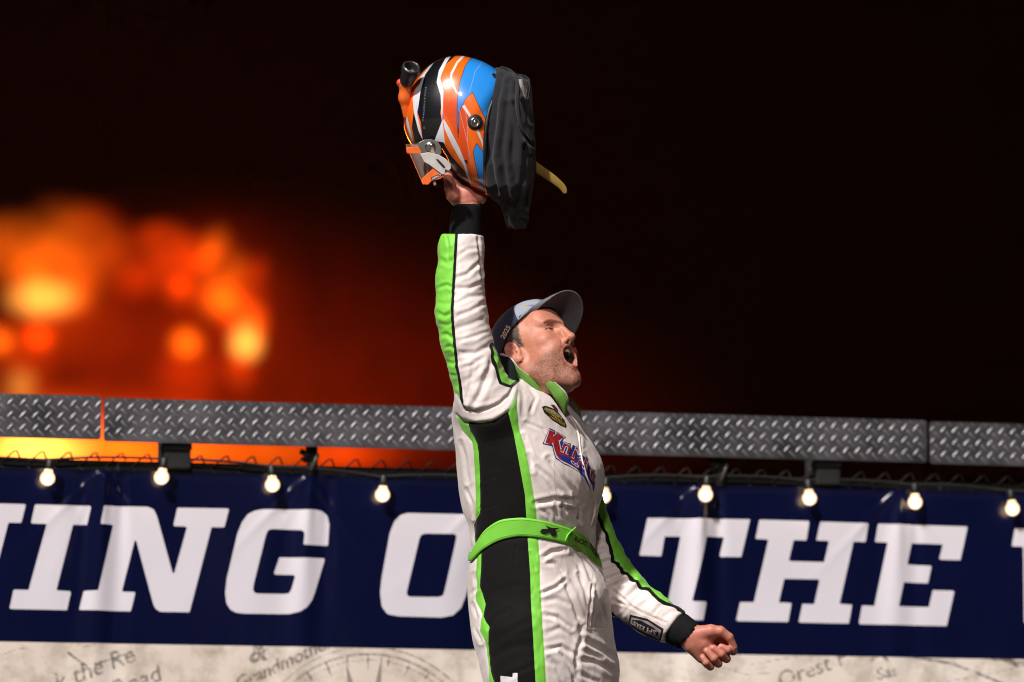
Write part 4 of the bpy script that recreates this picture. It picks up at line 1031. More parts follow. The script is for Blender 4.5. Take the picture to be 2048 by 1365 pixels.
# --- cap: crown dome in the head frame (mm), brim, button
band_u = lambda f: np.interp(f, [-104, -70, -25, 18, 70, 100], [-2, 8, 36, 66, 88, 93])                # height of the lower edge over front/back
n_a, n_r = 72, 22
ang = np.linspace(0, 2*np.pi, n_a, endpoint=False); rr = np.linspace(0, 1, n_r)
CV = []; 
for a in ang:
    ef, er = math.cos(a), math.sin(a)
    f0 = -2 + 101*ef if ef > 0 else -2 + 106*ef; r0 = 82*er
    ub = band_u(np.array(f0)).item() - 2
    for s_ in rr:
        # quarter profile from the lower edge (s=0) over to the button (s=1)
        th = s_*math.pi/2; k = math.cos(th)**.72; zt = math.sin(th)**.86
        topu = 135 + (3 if ef > 0 else -2)*(1-s_)
        CV.append((-2+(f0+2)*k*(1+.03*math.sin(math.pi*s_)), ub+(topu-ub)*zt*(1 if ef <= 0 else 1-.02*math.sin(math.pi*s_)), r0*k))
CV = np.array(CV); CF = grid_faces(n_a, n_r, wrap_u=True)
t = NT('cap_fabric')
mesh_b = t.n('TexVoronoi', feature='F1'); t.set(mesh_b, 'Vector', t.n('TexCoord').outputs['Object']); t.set(mesh_b, 'Scale', 420.0)
gry = t.mix(t.noise(400, 3), (.24, .27, .32), (.32, .35, .41)); nvy = t.mix(t.ramp(mesh_b.outputs['Distance'], .25, .5), (.008, .011, .028), (.028, .034, .066))
cc = t.mix(t.ramp(t.attr('panel'), -.4, .4), nvy, gry); cc = t.mix(t.ramp(t.attr('stitch'), 1.1, .5), cc, (.05, .055, .07))
t.bsdf(cc, .8, 0, .25, bump=t.noise(900, 2), bstr=.3, bdist=.001, Sheen_Weight=.2); m_cap = t.m
panel = CV[:, 0] - (38 - .10*(CV[:, 1]-60))                                # grey front panel ahead of this line
sti = np.minimum(np.abs(panel-3), np.abs(CV[:, 1]-(band_u(CV[:, 0])+5)) + 50*(panel < 0))
wob = 1.2*pnoise(CV*.03)
cn = CV - np.array([-2, 60, 0]); cn /= np.linalg.norm(cn, axis=1)[:, None]+1e-9
cap_o = part('cap', head2px(CV + cn*wob[:, None]), CF[:, ::-1].copy(), m_cap, attrs=dict(panel=panel, stitch=sti))
sol = cap_o.modifiers.new('solid', 'SOLIDIFY'); sol.thickness = .0022; sol.offset = 0
cap_o['label'] = 'grey and navy trucker cap'
# brim
nb, mb = 49, 16; top = []
for i in range(nb):
    q = -1+2*i/(nb-1); a = q*math.radians(80)
    f0 = -2+101*math.cos(a); r0 = 82*math.sin(a); a = q*math.radians(74); inner = head2px(np.array([f0+.5, band_u(f0)+1.0, r0]))
    fc = -2+102*math.cos(a); rc = 81*math.sin(a); ln = 80*(max(0.0, 1-abs(q)**3.2))**.55
    outer = cap2px(np.array([fc+ln, 75-.004*rc*rc, rc*.94])); w_ = min(1.0, (1-abs(q))/.045)
    outer = outer*w_ + inner*(1-w_)
    for j in range(mb):
        k = j/(mb-1); p = inner*(1-k) + outer*k + (HM[1]*MM)*(5*math.sin(math.pi*k)*w_)
        top.append(p)
top = np.array(top); dn = top - HM[1]*MM*2.6
bf_ = grid_faces(nb, mb); n0 = len(top)
rim = [i*mb+mb-1 for i in range(nb)]; inn = [i*mb for i in range(nb)]
loop = rim + inn[::-1]
side = [(loop[k], loop[(k+1) % len(loop)], loop[(k+1) % len(loop)]+n0, loop[k]+n0) for k in range(len(loop))]
rimd = np.concatenate([np.array([(mb-1-j)/(mb-1) for j in range(mb)]*nb)]*2)
t = NT('brim_fabric'); r1 = t.attr('rim')
gcol = t.mix(t.noise(700, 3), (.115, .115, .13), (.18, .18, .20)); gcol = t.mix(t.ramp(r1, .035, .01), gcol, (.20, .20, .23))
lines = t.math('GREATER_THAN', t.math('SINE', t.math('MULTIPLY', r1, 62.0)), .86); gcol = t.mix(t.math('MULTIPLY', lines, .25), gcol, (.03, .03, .035))
t.bsdf(gcol, .85, 0, .2, bump=t.noise(900, 2), bstr=.3, bdist=.001); m_brim = t.m
F = [tuple(x) for x in bf_.tolist()] + [tuple(x+n0 for x in q[::-1]) for q in bf_.tolist()] + side
brim = part('brim', np.vstack([top, dn]), F, m_brim, cap_o, attrs=dict(rim=rimd))
# a sweatband edge inside the cap
v, f = sphere((0, 137, 0), 5.5, 12, 8); v = (v-np.array([0, 137, 0]))*np.array([1, .6, 1])+np.array([-2, 135, 0]); part('button', head2px(v+np.array([0,2,0])), f, m_cap, cap_o, attrs=dict(panel=np.full(len(v), 5.), stitch=np.full(len(v), 9.)))

# --- helper: lettering projected along the view axis on to a surface
def drape(name, polys2d, bvh, mat, lift, parent=None, sub=3.0, largest=False):
    """polys2d: (V (n,2) photo px, F); triangulate, subdivide, drop on to the surface"""
    V, F = polys2d
    bm = bmesh.new(); vs = [bm.verts.new((x, y, 0)) for x, y in V]
    for f in F:
        try: bm.faces.new([vs[i] for i in f]).normal_update()
        except ValueError: pass
    bmesh.ops.triangulate(bm, faces=bm.faces[:])
    for _ in range(3):
        es = [e for e in bm.edges if e.calc_length() > sub]
        if not es: break
        bmesh.ops.subdivide_edges(bm, edges=es, cuts=1); bm.normal_update(); bmesh.ops.triangulate(bm, faces=bm.faces[:])
    P = []; keep = []
    for v in bm.verts:
        h = bvh.ray_cast(Vector((v.co.x, v.co.y, -700)), Vector((0, 0, 1)))
        if h[0] is None: keep.append(False); P.append((0, 0, 0)); continue
        n = Vector(h[1]); n = n if n.z < 0 else -n
        P.append(tuple(Vector(h[0]) + n*lift*.42 + Vector((0, 0, -lift*.25)))); keep.append(True)
    bm.verts.index_update(); Fs = [[v.index for v in f.verts] for f in bm.faces]
    Fs = [f for f in Fs if all(keep[i] for i in f)]; bm.free()
    if not Fs: return None
    P = np.array(P)
    # drop faces stretched over a silhouette
    Fs = [f for f in Fs if np.ptp(P[f, 2]) < 30]
    if largest:
        par = list(range(len(P)))
        def fd(i):
            while par[i] != i: par[i] = par[par[i]]; i = par[i]
            return i
        for f in Fs:
            for i in f[1:]: par[fd(i)] = fd(f[0])
        roots = [fd(f[0]) for f in Fs]; big = max(set(roots), key=roots.count); Fs = [f for f, r in zip(Fs, roots) if r == big]
    used = sorted({i for f in Fs for i in f}); rem = {o: n for n, o in enumerate(used)}; P = P[used]; Fs = [[rem[i] for i in f] for f in Fs]
    # orient to camera
    out = []
    for f in Fs:
        n = np.cross(P[f[1]]-P[f[0]], P[f[2]]-P[f[0]]); out.append(f if n[2] < 0 else f[::-1])
    return part(name, P, out, mat, parent)
def text2px(txt, x0, y0, x1, y1, height, shear=0.0, bold=0.0, skew_up=None, width_pow=1.0, upside=False):
    """lay a word along the line (x0,y0)-(x1,y1) [baseline], given cap height in px; width fitted to the line; width_pow>1 squeezes towards the end"""
    V, F = text_polys(txt, 1.0, shear, bold)
    mn = V.min(0); mx = V.max(0); q = (V-mn)/(mx-mn)
    tt = 1-(1-q[:, 0])**width_pow if width_pow != 1 else q[:, 0]
    b = np.array([x0, y0]) + tt[:, None]*np.array([x1-x0, y1-y0]); upv = np.array(skew_up if skew_up is not None else (0, -1.0))
    yy = V[:, 1]/.72*height if not upside else V[:, 1]/.72*height
    return b + yy[:, None]*upv, F
flat = lambda n, c, r=.6: simple(n, c, r, var=.08)
m_navy, m_red, m_wht, m_blk, m_gld, m_blu = flat('print_navy', (.012, .022, .20)), flat('print_red', (.26, .008, .012)), flat('print_white', (.62, .56, .58)), flat('print_black', (.008, .008, .008)), flat('print_gold', (.42, .30, .03)), flat('print_blue', (.03, .08, .35))

# --- belt
xu = [945, 949.6, 966, 1002.5, 1047, 1089, 1130.6, 1172, 1192, 1196]; yu = [1104, 1091, 1063, 1039, 1035, 1042, 1054.6, 1071, 1099, 1108]
xl = [944, 948, 966, 997, 1036, 1075, 1122, 1158.4, 1183, 1196]; yl = [1122, 1116, 1099, 1081, 1072.7, 1075.5, 1085, 1102, 1121, 1134]
XS = np.linspace(944, 1197, 120); YU = np.interp(XS, xu, yu); YLW = np.interp(XS, xl, yl)
for _ in range(40):
    for Y_ in (YU, YLW): Y_[1:-1] = .5*Y_[1:-1]+.25*(Y_[:-2]+Y_[2:])
NB, MB = 220, 9; BP = []; bs = []
for i in range(NB):
    ph = 2*math.pi*i/NB
    yc = 1075.0
    for it in range(4):
        cx, A, B = torso_frame(np.array(yc)); c, s_ = math.cos(ph), math.sin(ph)
        u = np.sign(c)*abs(c)**(2/2.25)*A; v = np.sign(s_)*abs(s_)**(2/2.25)*B
        x = float(cx + u*BF[0] + v*BR[0]); d = float(u*BF[2] + v*BR[2])
        yt, yb = np.interp(x, XS, YU), np.interp(x, XS, YLW)
        if d > 0: q_ = (x-945)/250; yt, yb = 1104+4*q_+10*math.sin(math.pi*min(max(q_, 0), 1)), 1122+12*q_+10*math.sin(math.pi*min(max(q_, 0), 1))
        yc = (yt+yb)/2
    for j in range(MB):
        k = j/(MB-1); y = yt + (yb-yt)*k
        cx, A, B = torso_frame(np.array(y)); u = np.sign(c)*abs(c)**(2/2.25)*(A+.6+1.0*math.sin(math.pi*k)); v = np.sign(s_)*abs(s_)**(2/2.25)*(B+.6+1.0*math.sin(math.pi*k))
        x = float(cx + u*BF[0] + v*BR[0]); d = float(u*BF[2]+v*BR[2]); BP.append((x, y, d)); bs.append(k)
BP = np.array(BP); bs = np.array(bs); BN = pnoise(BP*.03)*1.0; BP[:, 2] -= BN
t = NT('belt_fabric'); kk = t.attr('across')
gcol = t.mix(t.noise(30, 4), (.22, .66, .065), (.18, .56, .05)); st1 = t.math('LESS_THAN', t.math('ABSOLUTE', t.math('SUBTRACT', t.math('ABSOLUTE', t.math('SUBTRACT', kk, .5)), .38)), .016)
gcol = t.mix(t.math('MULTIPLY', st1, .7), gcol, (.03, .16, .01)); t.bsdf(gcol, .6, 0, .3, bump=t.noise(500, 2), bstr=.3, bdist=.001); m_belt = t.m
belt = part('belt', BP, grid_faces(NB, MB, wrap_u=True), m_belt, attrs=dict(across=bs))
sm_ = belt.modifiers.new('solid', 'SOLIDIFY'); sm_.thickness = .0028; sm_.offset = 0
belt['label'] = 'bright green waist belt'
BELT_BVH = BVHTree.FromPolygons([tuple(v) for v in BP], [tuple(q) for q in grid_faces(NB, MB, wrap_u=True).tolist()])
def ZT(l): return [(1040+x*.10256, 1020+y*.10256) for x, y in l]
star = [ZT([(478,290),(560,335),(625,355),(772,352),(680,395),(710,460),(672,515),(585,485),(578,425),(480,462),(378,435),(425,372),(560,375)])]
drape('star_print', (np.array(star[0]), [tuple(range(13))]), BELT_BVH, m_blk, 4.8, belt)
# buckle flap standing off the belt, lettering on it
fl = ZT([(1000,395),(1140,380),(1300,460),(1420,590),(1465,760),(1470,1000),(1420,1030),(1340,960),(1180,840),(1000,720),(905,650),(920,560)])
nfp = np.array(fl)
t = NT('flap_fabric_shaded'); t.bsdf(t.mix(t.noise(200, 4), (.19, .44, .055), (.15, .35, .04)), .7, 0, .25, bump=t.noise(400, 3), bstr=.4, bdist=.001); m_flap_shaded = t.m  # darker copy of the belt green, the flap's shade put into its colour
drape('belt_flap', (nfp, [tuple(range(len(fl)))]), BELT_BVH, m_flap_shaded, 5.2, belt, largest=True)
ed = [np.array([*p, 0.]) for p in ZT([(1090,340),(1000,420),(930,500),(893,580),(890,630)])]
pts = []
for p in ed:
    h = BELT_BVH.ray_cast(Vector((p[0], p[1], -700)), Vector((0, 0, 1))); z = h[0].z if h[0] else -110; pts.append((p[0], p[1], z-8))
v, f = tube(np.array(pts), [2.0, 3.2, 3.6, 3.0, 1.6], 10, squash=.6); part('flap_edge', v, f, m_belt, belt, attrs=dict(across=np.full(len(v), .2)))
for wi, (wd, a, b) in enumerate((('RICKY', (1040,600), (1285,720)), ('THORN', (1310,715), (1490,960)))):
    p0, p1 = ZT([a])[0], ZT([b])[0]
    tp = text2px(wd, p0[0], p0[1], p1[0], p1[1], 9.0, 0, .03, skew_up=(.28, -1.0) if wi == 0 else (.45, -.85), width_pow=1.25)
    drape('name_print', tp, BELT_BVH, m_blk, 6.6, belt, 2.0)

# --- knit cuffs
m_knit = None
t = NT('black_knit'); wv = t.n('TexWave', wave_type='BANDS', bands_direction='X'); t.set(wv, 'Scale', 90.0); t.set(wv, 'Distortion', 1.0)
t.bsdf((.010, .010, .011), .9, 0, .15, bump=t.noise(500, 3), bstr=.6, bdist=.002); m_knit = t.m
def ring_tube(name, path, rads, mat, parent=None, n=40, rib=.7, nr=34, sq=1.0):
    v, f = tube(np.array(path, float), rads, n, cap=False, up=(0, 0, 1), squash=sq)
    c = np.repeat(np.array(path, float), n, axis=0); dirn = (v-c)/np.linalg.norm(v-c, axis=1)[:, None]
    ph = np.tile(np.arange(n), len(path))
    v = v + dirn*(rib*np.cos(ph*math.pi) + .8*pnoise(v*.06))[:, None]
    return part(name, v, f, mat, parent)
ring_tube('cuff', [(927, 480, -110), (930, 470, -110), (931, 455, -110), (932, 440, -110), (933, 425, -109), (934, 413, -109), (934, 408, -109), (934, 410, -109)], [28, 32, 32, 30.5, 30, 30, 29.5, 26.5], m_knit, suit)
ring_tube('cuff', [(1338, 1247, 54), (1348, 1254, 52), (1358, 1260, 50), (1366, 1265, 49), (1375, 1270, 47), (1378, 1272, 46), (1376, 1271, 47)], [31, 34, 33.5, 32.5, 31.5, 30.5, 27], m_knit, suit)

# --- collar: stand-up band, open at the front, green flap and insert
t = NT('collar_fabric_shaded'); hh = t.attr('k')
gcol = t.mix(t.noise(60, 4), (.15, .34, .055), (.11, .26, .04)); gcol = t.mix(t.ramp(hh, .90, .93), gcol, (.55, .50, .48)); t.bsdf(gcol, .7, 0, .25, bump=t.noise(300, 4), bstr=.4, bdist=.0015); m_coll_shaded = t.m  # collar green set below the suit's green, painting in its shade
def loft(name, A, B, mat, parent, n=30, m=8, bulge=0.0, thick=.003, lab=None):
    """sheet between two polylines A (lower) and B (upper), each (k,3) photo px"""
    def rs(P, n):
        P = np.array(P, float); L = np.concatenate([[0], np.cumsum(np.linalg.norm(np.diff(P, axis=0), axis=1))]); s = np.linspace(0, L[-1], n)
        Q = np.stack([np.interp(s, L, P[:, i]) for i in range(3)], 1)
        for _ in range(3): Q[1:-1] = .5*Q[1:-1] + .25*(Q[:-2]+Q[2:])
        return Q
    A, B = rs(A, n), rs(B, n); k = np.linspace(0, 1, m)
    P = A[:, None]*(1-k)[None, :, None] + B[:, None]*k[None, :, None]
    P[..., 2] -= bulge*np.sin(np.pi*k)[None]
    P = P.reshape(-1, 3); P += .9*np.stack([pnoise(P*.05), pnoise(P*.05+9), pnoise(P*.05+20)], 1)
    o = part(name, P, grid_faces(n, m), mat, parent, attrs=dict(k=np.tile(k, n)))
    s = o.modifiers.new('solid', 'SOLIDIFY'); s.thickness = thick; s.offset = 0
    return o
# near side of the collar from behind the ear down to the throat
loft('collar', [(1010,742,-8),(1018,758,-44),(1036,764,-62),(1058,768,-66),(1080,786,-60),(1096,800,-48)], [(996,705,-4),(1006,708,-44),(1024,716,-66),(1036,735,-72),(1060,752,-66),(1072,756,-54)], m_coll_shaded, suit, bulge=3)
loft('collar', [(1010,742,-8),(1022,752,30),(1046,764,56),(1080,778,60),(1106,796,40)], [(996,705,-4),(1008,712,34),(1040,726,58),(1080,748,58),(1110,772,36)], m_coll_shaded, suit, bulge=-3)
# black lining and the folded-open green front flap
loft('collar_lining', [(1074,752,-54),(1090,772,-62),(1104,790,-66),(1120,812,-58)], [(1080,744,-54),(1088,752,-66),(1100,768,-72),(1116,790,-66)], m_knit, suit, bulge=2)
loft('collar_flap', [(1082,744,-64),(1092,772,-76),(1108,794,-80),(1122,814,-76),(1130,828,-66)], [(1083,742,-64),(1104,760,-82),(1130,782,-86),(1138,800,-82),(1132,824,-68)], m_coll_shaded, suit, bulge=5)
loft('shoulder_tab', [(998,722,-60),(1004,742,-82),(1014,760,-96),(1024,766,-98)], [(1002,712,-58),(1020,716,-74),(1030,732,-84),(1033,752,-90)], m_knit, suit, bulge=2)
# zip placket down the front
pl = [(1138,832),(1150,850),(1158,872),(1160,895),(1164,920),(1172,950),(1184,982),(1192,1008),(1189,1030),(1182,1052)]
pp = []
for x, y in pl:
    h, n_ = suit_hit(x, y); pp.append((x, y, (h[2] if h is not None else -60)-2.0))
v, f = tube(np.array(pp), [2.0, 2.8, 3.0, 3.0, 3.0, 3.2, 3.6, 4.0, 3.4, 1.4], 8, squash=.7); part('zip_placket', v, f, simple('placket_fabric', (.70, .62, .57), .6, var=.12), suit)

# --- chest lettering and patches
def ZK(l): return [(1060+x*.14652, 790+y*.14652) for x, y in l]
def poly(l): return (np.array(ZK(l)), [tuple(range(len(l)))])
logo = [([(265,452),(345,492),(335,545),(362,500),(490,578),(455,606),(440,640),(555,668),(560,740),(590,682),(630,720),(640,815),(672,830),(700,815),(752,855),(790,910),(850,1050),(885,1210),(870,1330),(840,1330),(740,1130),(640,1020),(470,950),(350,870),(322,800),(300,700),(170,672)], m_navy, 1.0),
        ([(262,470),(330,505),(322,560),(365,515),(478,580),(440,600),(405,650),(430,780),(420,820),(470,880),(600,950),(680,1060),(640,1005),(470,940),(356,860),(335,800),(308,680),(185,664)], m_wht, 1.7),
        ([(265,480),(330,510),(305,582),(368,522),(460,580),(385,625),(415,760),(455,800),(560,850),(650,930),(700,1050),(560,960),(400,880),(362,830),(335,760),(310,655),(292,678),(208,655)], m_red, 2.4),
        ([(372,808),(450,830),(540,870),(650,950),(700,1070),(600,975),(440,900)], m_navy, 3.0),
        ([(700,1040),(740,1060),(745,1120),(715,1080)], m_blu, 2.4), ([(760,1080),(800,1150),(850,1250),(840,1290),(770,1150)], m_wht, 2.2)]
for l, mt, lf in logo: drape('chest_logo', poly(l), SUIT_BVH, mt, lf*.85, suit, 2.5)
for wd, a, b, hh_ in (('n', (418,765), (528,815), 27), ('i', (568,850), (612,872), 25), ('g', (640,935), (684,975), 23), ('h', (715,985), (770,1060), 24), ('t', (800,1090), (866,1190), 20)):
    p0, p1 = ZK([a])[0], ZK([b])[0]
    for bo_, mt, lf in ((.10, m_navy, 1.6), (.055, m_wht, 2.3), (.012, m_red, 3.0)): drape('chest_logo', text2px(wd, p0[0]-bo_*9, p0[1]-bo_*4, p1[0]+bo_*9, p1[1]+bo_*4, hh_, .12, bo_, skew_up=(.22, -.95)), SUIT_BVH, mt, lf, suit, 2.0)
a, b = ZK([(545,925)])[0], ZK([(655,1005)])[0]
drape('chest_logo', text2px('CO', a[0], a[1], b[0], b[1], 5.5, 0, .03, skew_up=(.2, -1)), SUIT_BVH, m_wht, 3.4, suit, 2.0)
pat = [([(160,165),(210,150),(330,195),(400,260),(470,350),(497,420),(480,450),(420,420),(300,345),(190,240)], m_blk, 1.2), ([(200,172),(320,210),(395,275),(440,340),(330,270),(215,200)], flat('patch_grey', (.22, .21, .18)), 1.9), ([(280,135),(330,140),(370,190),(395,270),(340,210)], flat('patch_maroon', (.09, .012, .012)), 1.4)]
for l, mt, lf in pat: drape('series_patch', poly(l), SUIT_BVH, mt, lf*.85, suit, 2.5)
for wd, a, b, hgt in (('HIGH', (248,222), (425,345), 5.0), ('PERFORMANCE', (190,205), (470,418), 3.4), ('LUBRICANTS', (262,300), (470,435), 2.6)):
    p0, p1 = ZK([a])[0], ZK([b])[0]
    drape('series_patch', text2px(wd, p0[0], p0[1], p1[0], p1[1], hgt, 0, .02, skew_up=(.3, -.95)), SUIT_BVH, m_gld, 2.4, suit, 2.0)
# label sewn on the far forearm
def poly6(l): return (np.array(Z6(l)), [tuple(range(len(l)))])
for l, mt, lf in (([(355,884),(480,915),(592,985),(570,1078),(450,1025),(342,952)], m_blk, 1.2), ([(366,902),(478,930),(576,995),(561,1058),(455,1008),(356,945)], flat('label_grey', (.30, .25, .25)), 1.9), ([(375,920),(430,925),(520,975),(558,1010),(550,1035),(500,1020),(420,975),(372,940)], m_blk, 2.5)):
    drape('sewn_label', poly6(l), SUIT_BVH, mt, lf, suit, 2.5)
p0, p1 = Z6([(545,1000)])[0], Z6([(480,975)])[0]
drape('sewn_label', text2px('SFI', p0[0], p0[1], p1[0], p1[1], 9.5, 0, .02, skew_up=(-.3, 1)), SUIT_BVH, m_wht, 3.2, suit, 2.0)
p0, p1 = Z6([(462,972)])[0], Z6([(385,930)])[0]
drape('sewn_label', text2px('3.2A/5', p0[0], p0[1], p1[0], p1[1], 6.0, 0, .02, skew_up=(-.3, 1)), SUIT_BVH, m_wht, 3.2, suit, 2.0)
# year on the side of the cap
CAP_BVH = BVHTree.FromPolygons([tuple(v) for v in head2px(CV+cn*wob[:, None])], [tuple(q) for q in CF.tolist()])
p0, p1 = Zb([(335,680)])[0], Zb([(400,560)])[0]
drape('year_print', text2px('2025', p0[0], p0[1], p1[0], p1[1], 9.5, 0, .02, skew_up=(-.84, -.54)), CAP_BVH, simple('print_cream', (.72, .60, .42), .6), 2.2, cap_o, 2.0)
for l, mt in (([(485,340),(520,336),(560,345),(555,356),(500,350)], m_gld), ([(560,350),(600,338),(650,345),(600,362)], flat('cap_violet', (.16, .15, .45))), ([(570,338),(610,334),(640,340),(600,344)], m_gld)):
    drape('cap_emblem', (np.array(Zb(l)), [tuple(range(len(l)))]), CAP_BVH, mt, 1.6, cap_o, 2.0)
# --- boots (below the frame) so that he stands on something real
m_boot = simple('black_leather', (.015, .015, .016), .4)
for cx, cd in ((1066, -66), (1146, 84)):
    def s_boot(p, cx=cx, cd=cd):
        d = s_cap(p, (cx, 1900, cd), (cx, 1962, cd), 44, 42)
        d = smin(d, s_cap(p, (cx+20, 1966, cd-8), (cx+110, 1972, cd-45), 36, 28), 20)
        return smax(d, p[:, 1]-1985, 3)
    v, q = nets(s_boot, (cx-70, 1840, cd-110), (cx+160, 2000, cd+70), 6.0); part('boot', v, q, m_boot)
st_z = man(np.array([1100., 1985., 0.]))[2]
m_deck = simple('stage_deck', (.03, .03, .032), .7)
v, f = box((0.3, 12.7, st_z/2), (3.6, 1.7, st_z/2-.002)); tag(mesh_obj('stage', v, f, m_deck, smooth=False), kind='structure')
# ------------------------------------------------------------------ the helmet held overhead (same photo-pixel frame; its crown points left, its neck opening right)
def ZH(l): return [(740+x*.29294, 80+y*.29294) for x, y in l]
HD = -100.0                                                                # depth of the helmet's middle plane
OUT = [(1006,149),(985,134),(965,123),(945,116.5),(916,111),(892,115),(863,128),(842,147),(825,168),(815,190),(809,215),(807,241),(811,266),(822,288),(842,308),(872,326),(900,342),(930,367),(948,380),(974,388),(992,392),(1000,330),(1002,260),(1004,200)]
OC = np.array([930., 250.])
_o = np.array(OUT)-OC; _th = np.arctan2(_o[:, 1], _o[:, 0]); _r = np.hypot(_o[:, 0], _o[:, 1]); _k = np.argsort(_th)
_tt = np.concatenate([_th[_k]-2*np.pi, _th[_k], _th[_k]+2*np.pi]); _rr = np.tile(_r[_k], 3)
_fine = np.linspace(-np.pi, np.pi, 361); _rf = np.interp(_fine, _tt, _rr)
_ker = np.exp(-(np.arange(-12, 13)/5.0)**2); _ker /= _ker.sum(); _rf = np.convolve(np.concatenate([_rf[-13:-1], _rf, _rf[1:13]]), _ker, 'valid')
HW = 101.0                                                                 # half width of the shell in depth
def s_shell(p, grow=0.0):
    x = p[:, 0]-OC[0]; y = p[:, 1]-OC[1]; z = (p[:, 2]-HD)
    th = np.arctan2(y, x); r = np.interp(th, _fine, _rf)+grow
    k = (np.hypot(x, y)/r)**2.35 + (np.abs(z)/(HW+grow))**2.35
    return (k**(1/2.35)-1)*np.minimum(r, HW)*.88
NECK_P = np.array([(1006,149),(990,185),(976,225),(970,262),(968,330),(976,388)])
def neck_cut(p):                                                           # positive beyond the neck rim
    xr = np.interp(p[:, 1], NECK_P[:, 1], NECK_P[:, 0]); return p[:, 0]-xr
PORT = [(826,293),(846,286),(868,290),(884,298),(893,312),(900,330),(905,345),(880,420),(800,380),(790,300)]
def s_port(p): return -poly_sd(p[:, :2], PORT)
def s_helmet(p):
    d = s_shell(p); d = smax(d, -s_shell(p, -9.0), 2)
    d = smax(d, neck_cut(p), 2); d = smax(d, -s_port(p), 3)
    return d
EV, EQ = nets(s_helmet, (795, 100, HD-112), (1015, 400, HD+112), 1.9); EV = laplace(EV, EQ, 1, .4)
exy = EV[:, :2]
outer = s_shell(EV) > -4.0
def reg(l): return poly_sd(exy, ZH(l))
bands = {
 'blk': [reg([(415,165),(520,118),(600,95),(480,200),(455,285),(485,350),(497,380),(480,500),(500,590),(510,720),(560,800),(650,900),(690,990),(640,1010),(540,860),(470,740),(360,690),(345,560),(320,480),(345,350),(370,240)]), reg([(300,480),(310,440),(330,560),(360,690),(315,740),(285,600)])],
 'blu': [reg([(690,122),(800,120),(960,200),(900,290),(830,400),(790,545),(745,455),(700,357),(655,400),(607,490),(604,690),(594,560),(597,400),(612,290),(650,180)]), reg([(727,706),(775,765),(776,960),(772,1010),(735,920),(703,770)]), reg([(735,920),(790,1035),(778,1030),(740,960)])],
 'wht': [reg([(415,165),(440,150),(375,240),(345,350),(322,510),(362,690),(330,620),(300,500),(290,400),(330,270)]), reg([(520,118),(556,105),(520,160),(490,230),(480,262),(502,350),(496,500),(490,560),(482,380),(455,290),(470,210)]), reg([(498,530),(545,610),(610,740),(650,840),(700,1015),(660,930),(640,860),(560,720),(510,610)]), reg([(635,100),(655,104),(600,160),(560,240),(562,275),(600,365),(590,370),(548,285),(550,225),(590,150)]), reg([(628,455),(645,443),(690,515),(680,530)]), reg([(722,612),(740,612),(770,690),(775,750),(760,700)]), reg([(690,990),(760,1000),(820,1048),(760,1020)]), reg([(200,370),(245,400),(240,420),(195,390)]), reg([(240,480),(262,560),(300,720),(285,690),(250,590)]), reg([(440,690),(500,700),(512,715),(495,545)])],
 'red': [reg([(500,520),(604,700),(612,480),(660,400),(640,460),(690,530),(665,600),(668,700),(690,960),(760,1000),(820,1050),(700,1010),(650,840),(600,700)]), reg([(225,520),(260,640),(310,730),(250,690),(225,600)]), reg([(600,370),(640,450),(604,700),(560,600),(500,500),(490,380),(540,420)])],
 'ltb': [reg([(495,480),(510,530),(500,550)]), reg([(258,480),(262,440),(290,320),(270,400)]), reg([(318,420),(326,500),(322,530)])]}
at = {}
for k_, l in bands.items():
    m_ = l[0]
    for q_ in l[1:]: m_ = np.maximum(m_, q_)
    at[k_] = np.where(outer, m_, -30)
VEINS = [ZH(l) for l in ([(770,150),(720,210),(695,300),(680,350)], [(650,480),(668,600),(665,700),(690,850)], [(610,480),(640,600),(665,700)])]
for i_, l in enumerate(VEINS): at['vein%d' % i_] = np.where(outer, line_sd(exy, l), 30)
at['inside'] = np.where(outer, -1.0, 1.0)
t = NT('helmet_paint'); A_ = t.attr
on = lambda k, e=.35: t.ramp(A_(k), -e, e)
org = t.mix(t.noise(12, 3), (.88, .16, .008), (.80, .115, .006))
c = t.mix(t.math('MULTIPLY', on('red', 4.0), .75), org, (.62, .045, .008)); c = t.mix(on('blu'), c, (.02, .25, .74)); c = t.mix(t.ramp(t.math('ABSOLUTE', A_('blu')), .8, .3), c, (.012, .016, .05))
c = t.mix(on('blk'), c, (.006, .006, .008)); c = t.mix(on('wht'), c, (.66, .66, .72)); c = t.mix(on('ltb'), c, (.10, .18, .75))
for i_ in range(3): c = t.mix(t.math('MULTIPLY', t.ramp(t.math('ABSOLUTE', A_('vein%d' % i_)), .55, .2), .7), c, (.42, .50, .66))
scr = t.math('MULTIPLY', t.ramp(t.noise(45, 6, .75), .66, .74), .75); c = t.mix(scr, c, (.02, .02, .02))
c = t.mix(t.math('GREATER_THAN', A_('inside'), 0.0), c, (.008, .008, .008))
hb = t.bsdf(c, .30, 0, .5, bump=t.noise(300, 3), bstr=.03, bdist=.001, Coat_Weight=1.0, Coat_Roughness=.06)
rg = t.math('MULTIPLY_ADD', t.math('GREATER_THAN', A_('inside'), 0.0), .6, .30); t.set(hb, 'Roughness', rg); t.set(hb, 'Coat Weight', t.math('SUBTRACT', 1.0, t.math('GREATER_THAN', A_('inside'), 0.0)))
HB = man(np.array([920., 392., HD])); 
helmet = empty('racing_helmet', HB); tag(helmet, 'orange, blue and black racing helmet held overhead, neck skirt hanging out', 'helmet')
def hpart(name, P, F, mat, parent=None, smooth=True, attrs=None):
    o = mesh_obj(name, man(P), F, mat, None, smooth, origin=HB, attrs=attrs); o.parent = parent or helmet; o.location = (0, 0, 0); return o
shell = hpart('shell', EV, EQ, t.m, attrs=at)
E_BVH = BVHTree.FromPolygons([tuple(v) for v in EV], [tuple(q) for q in EQ])
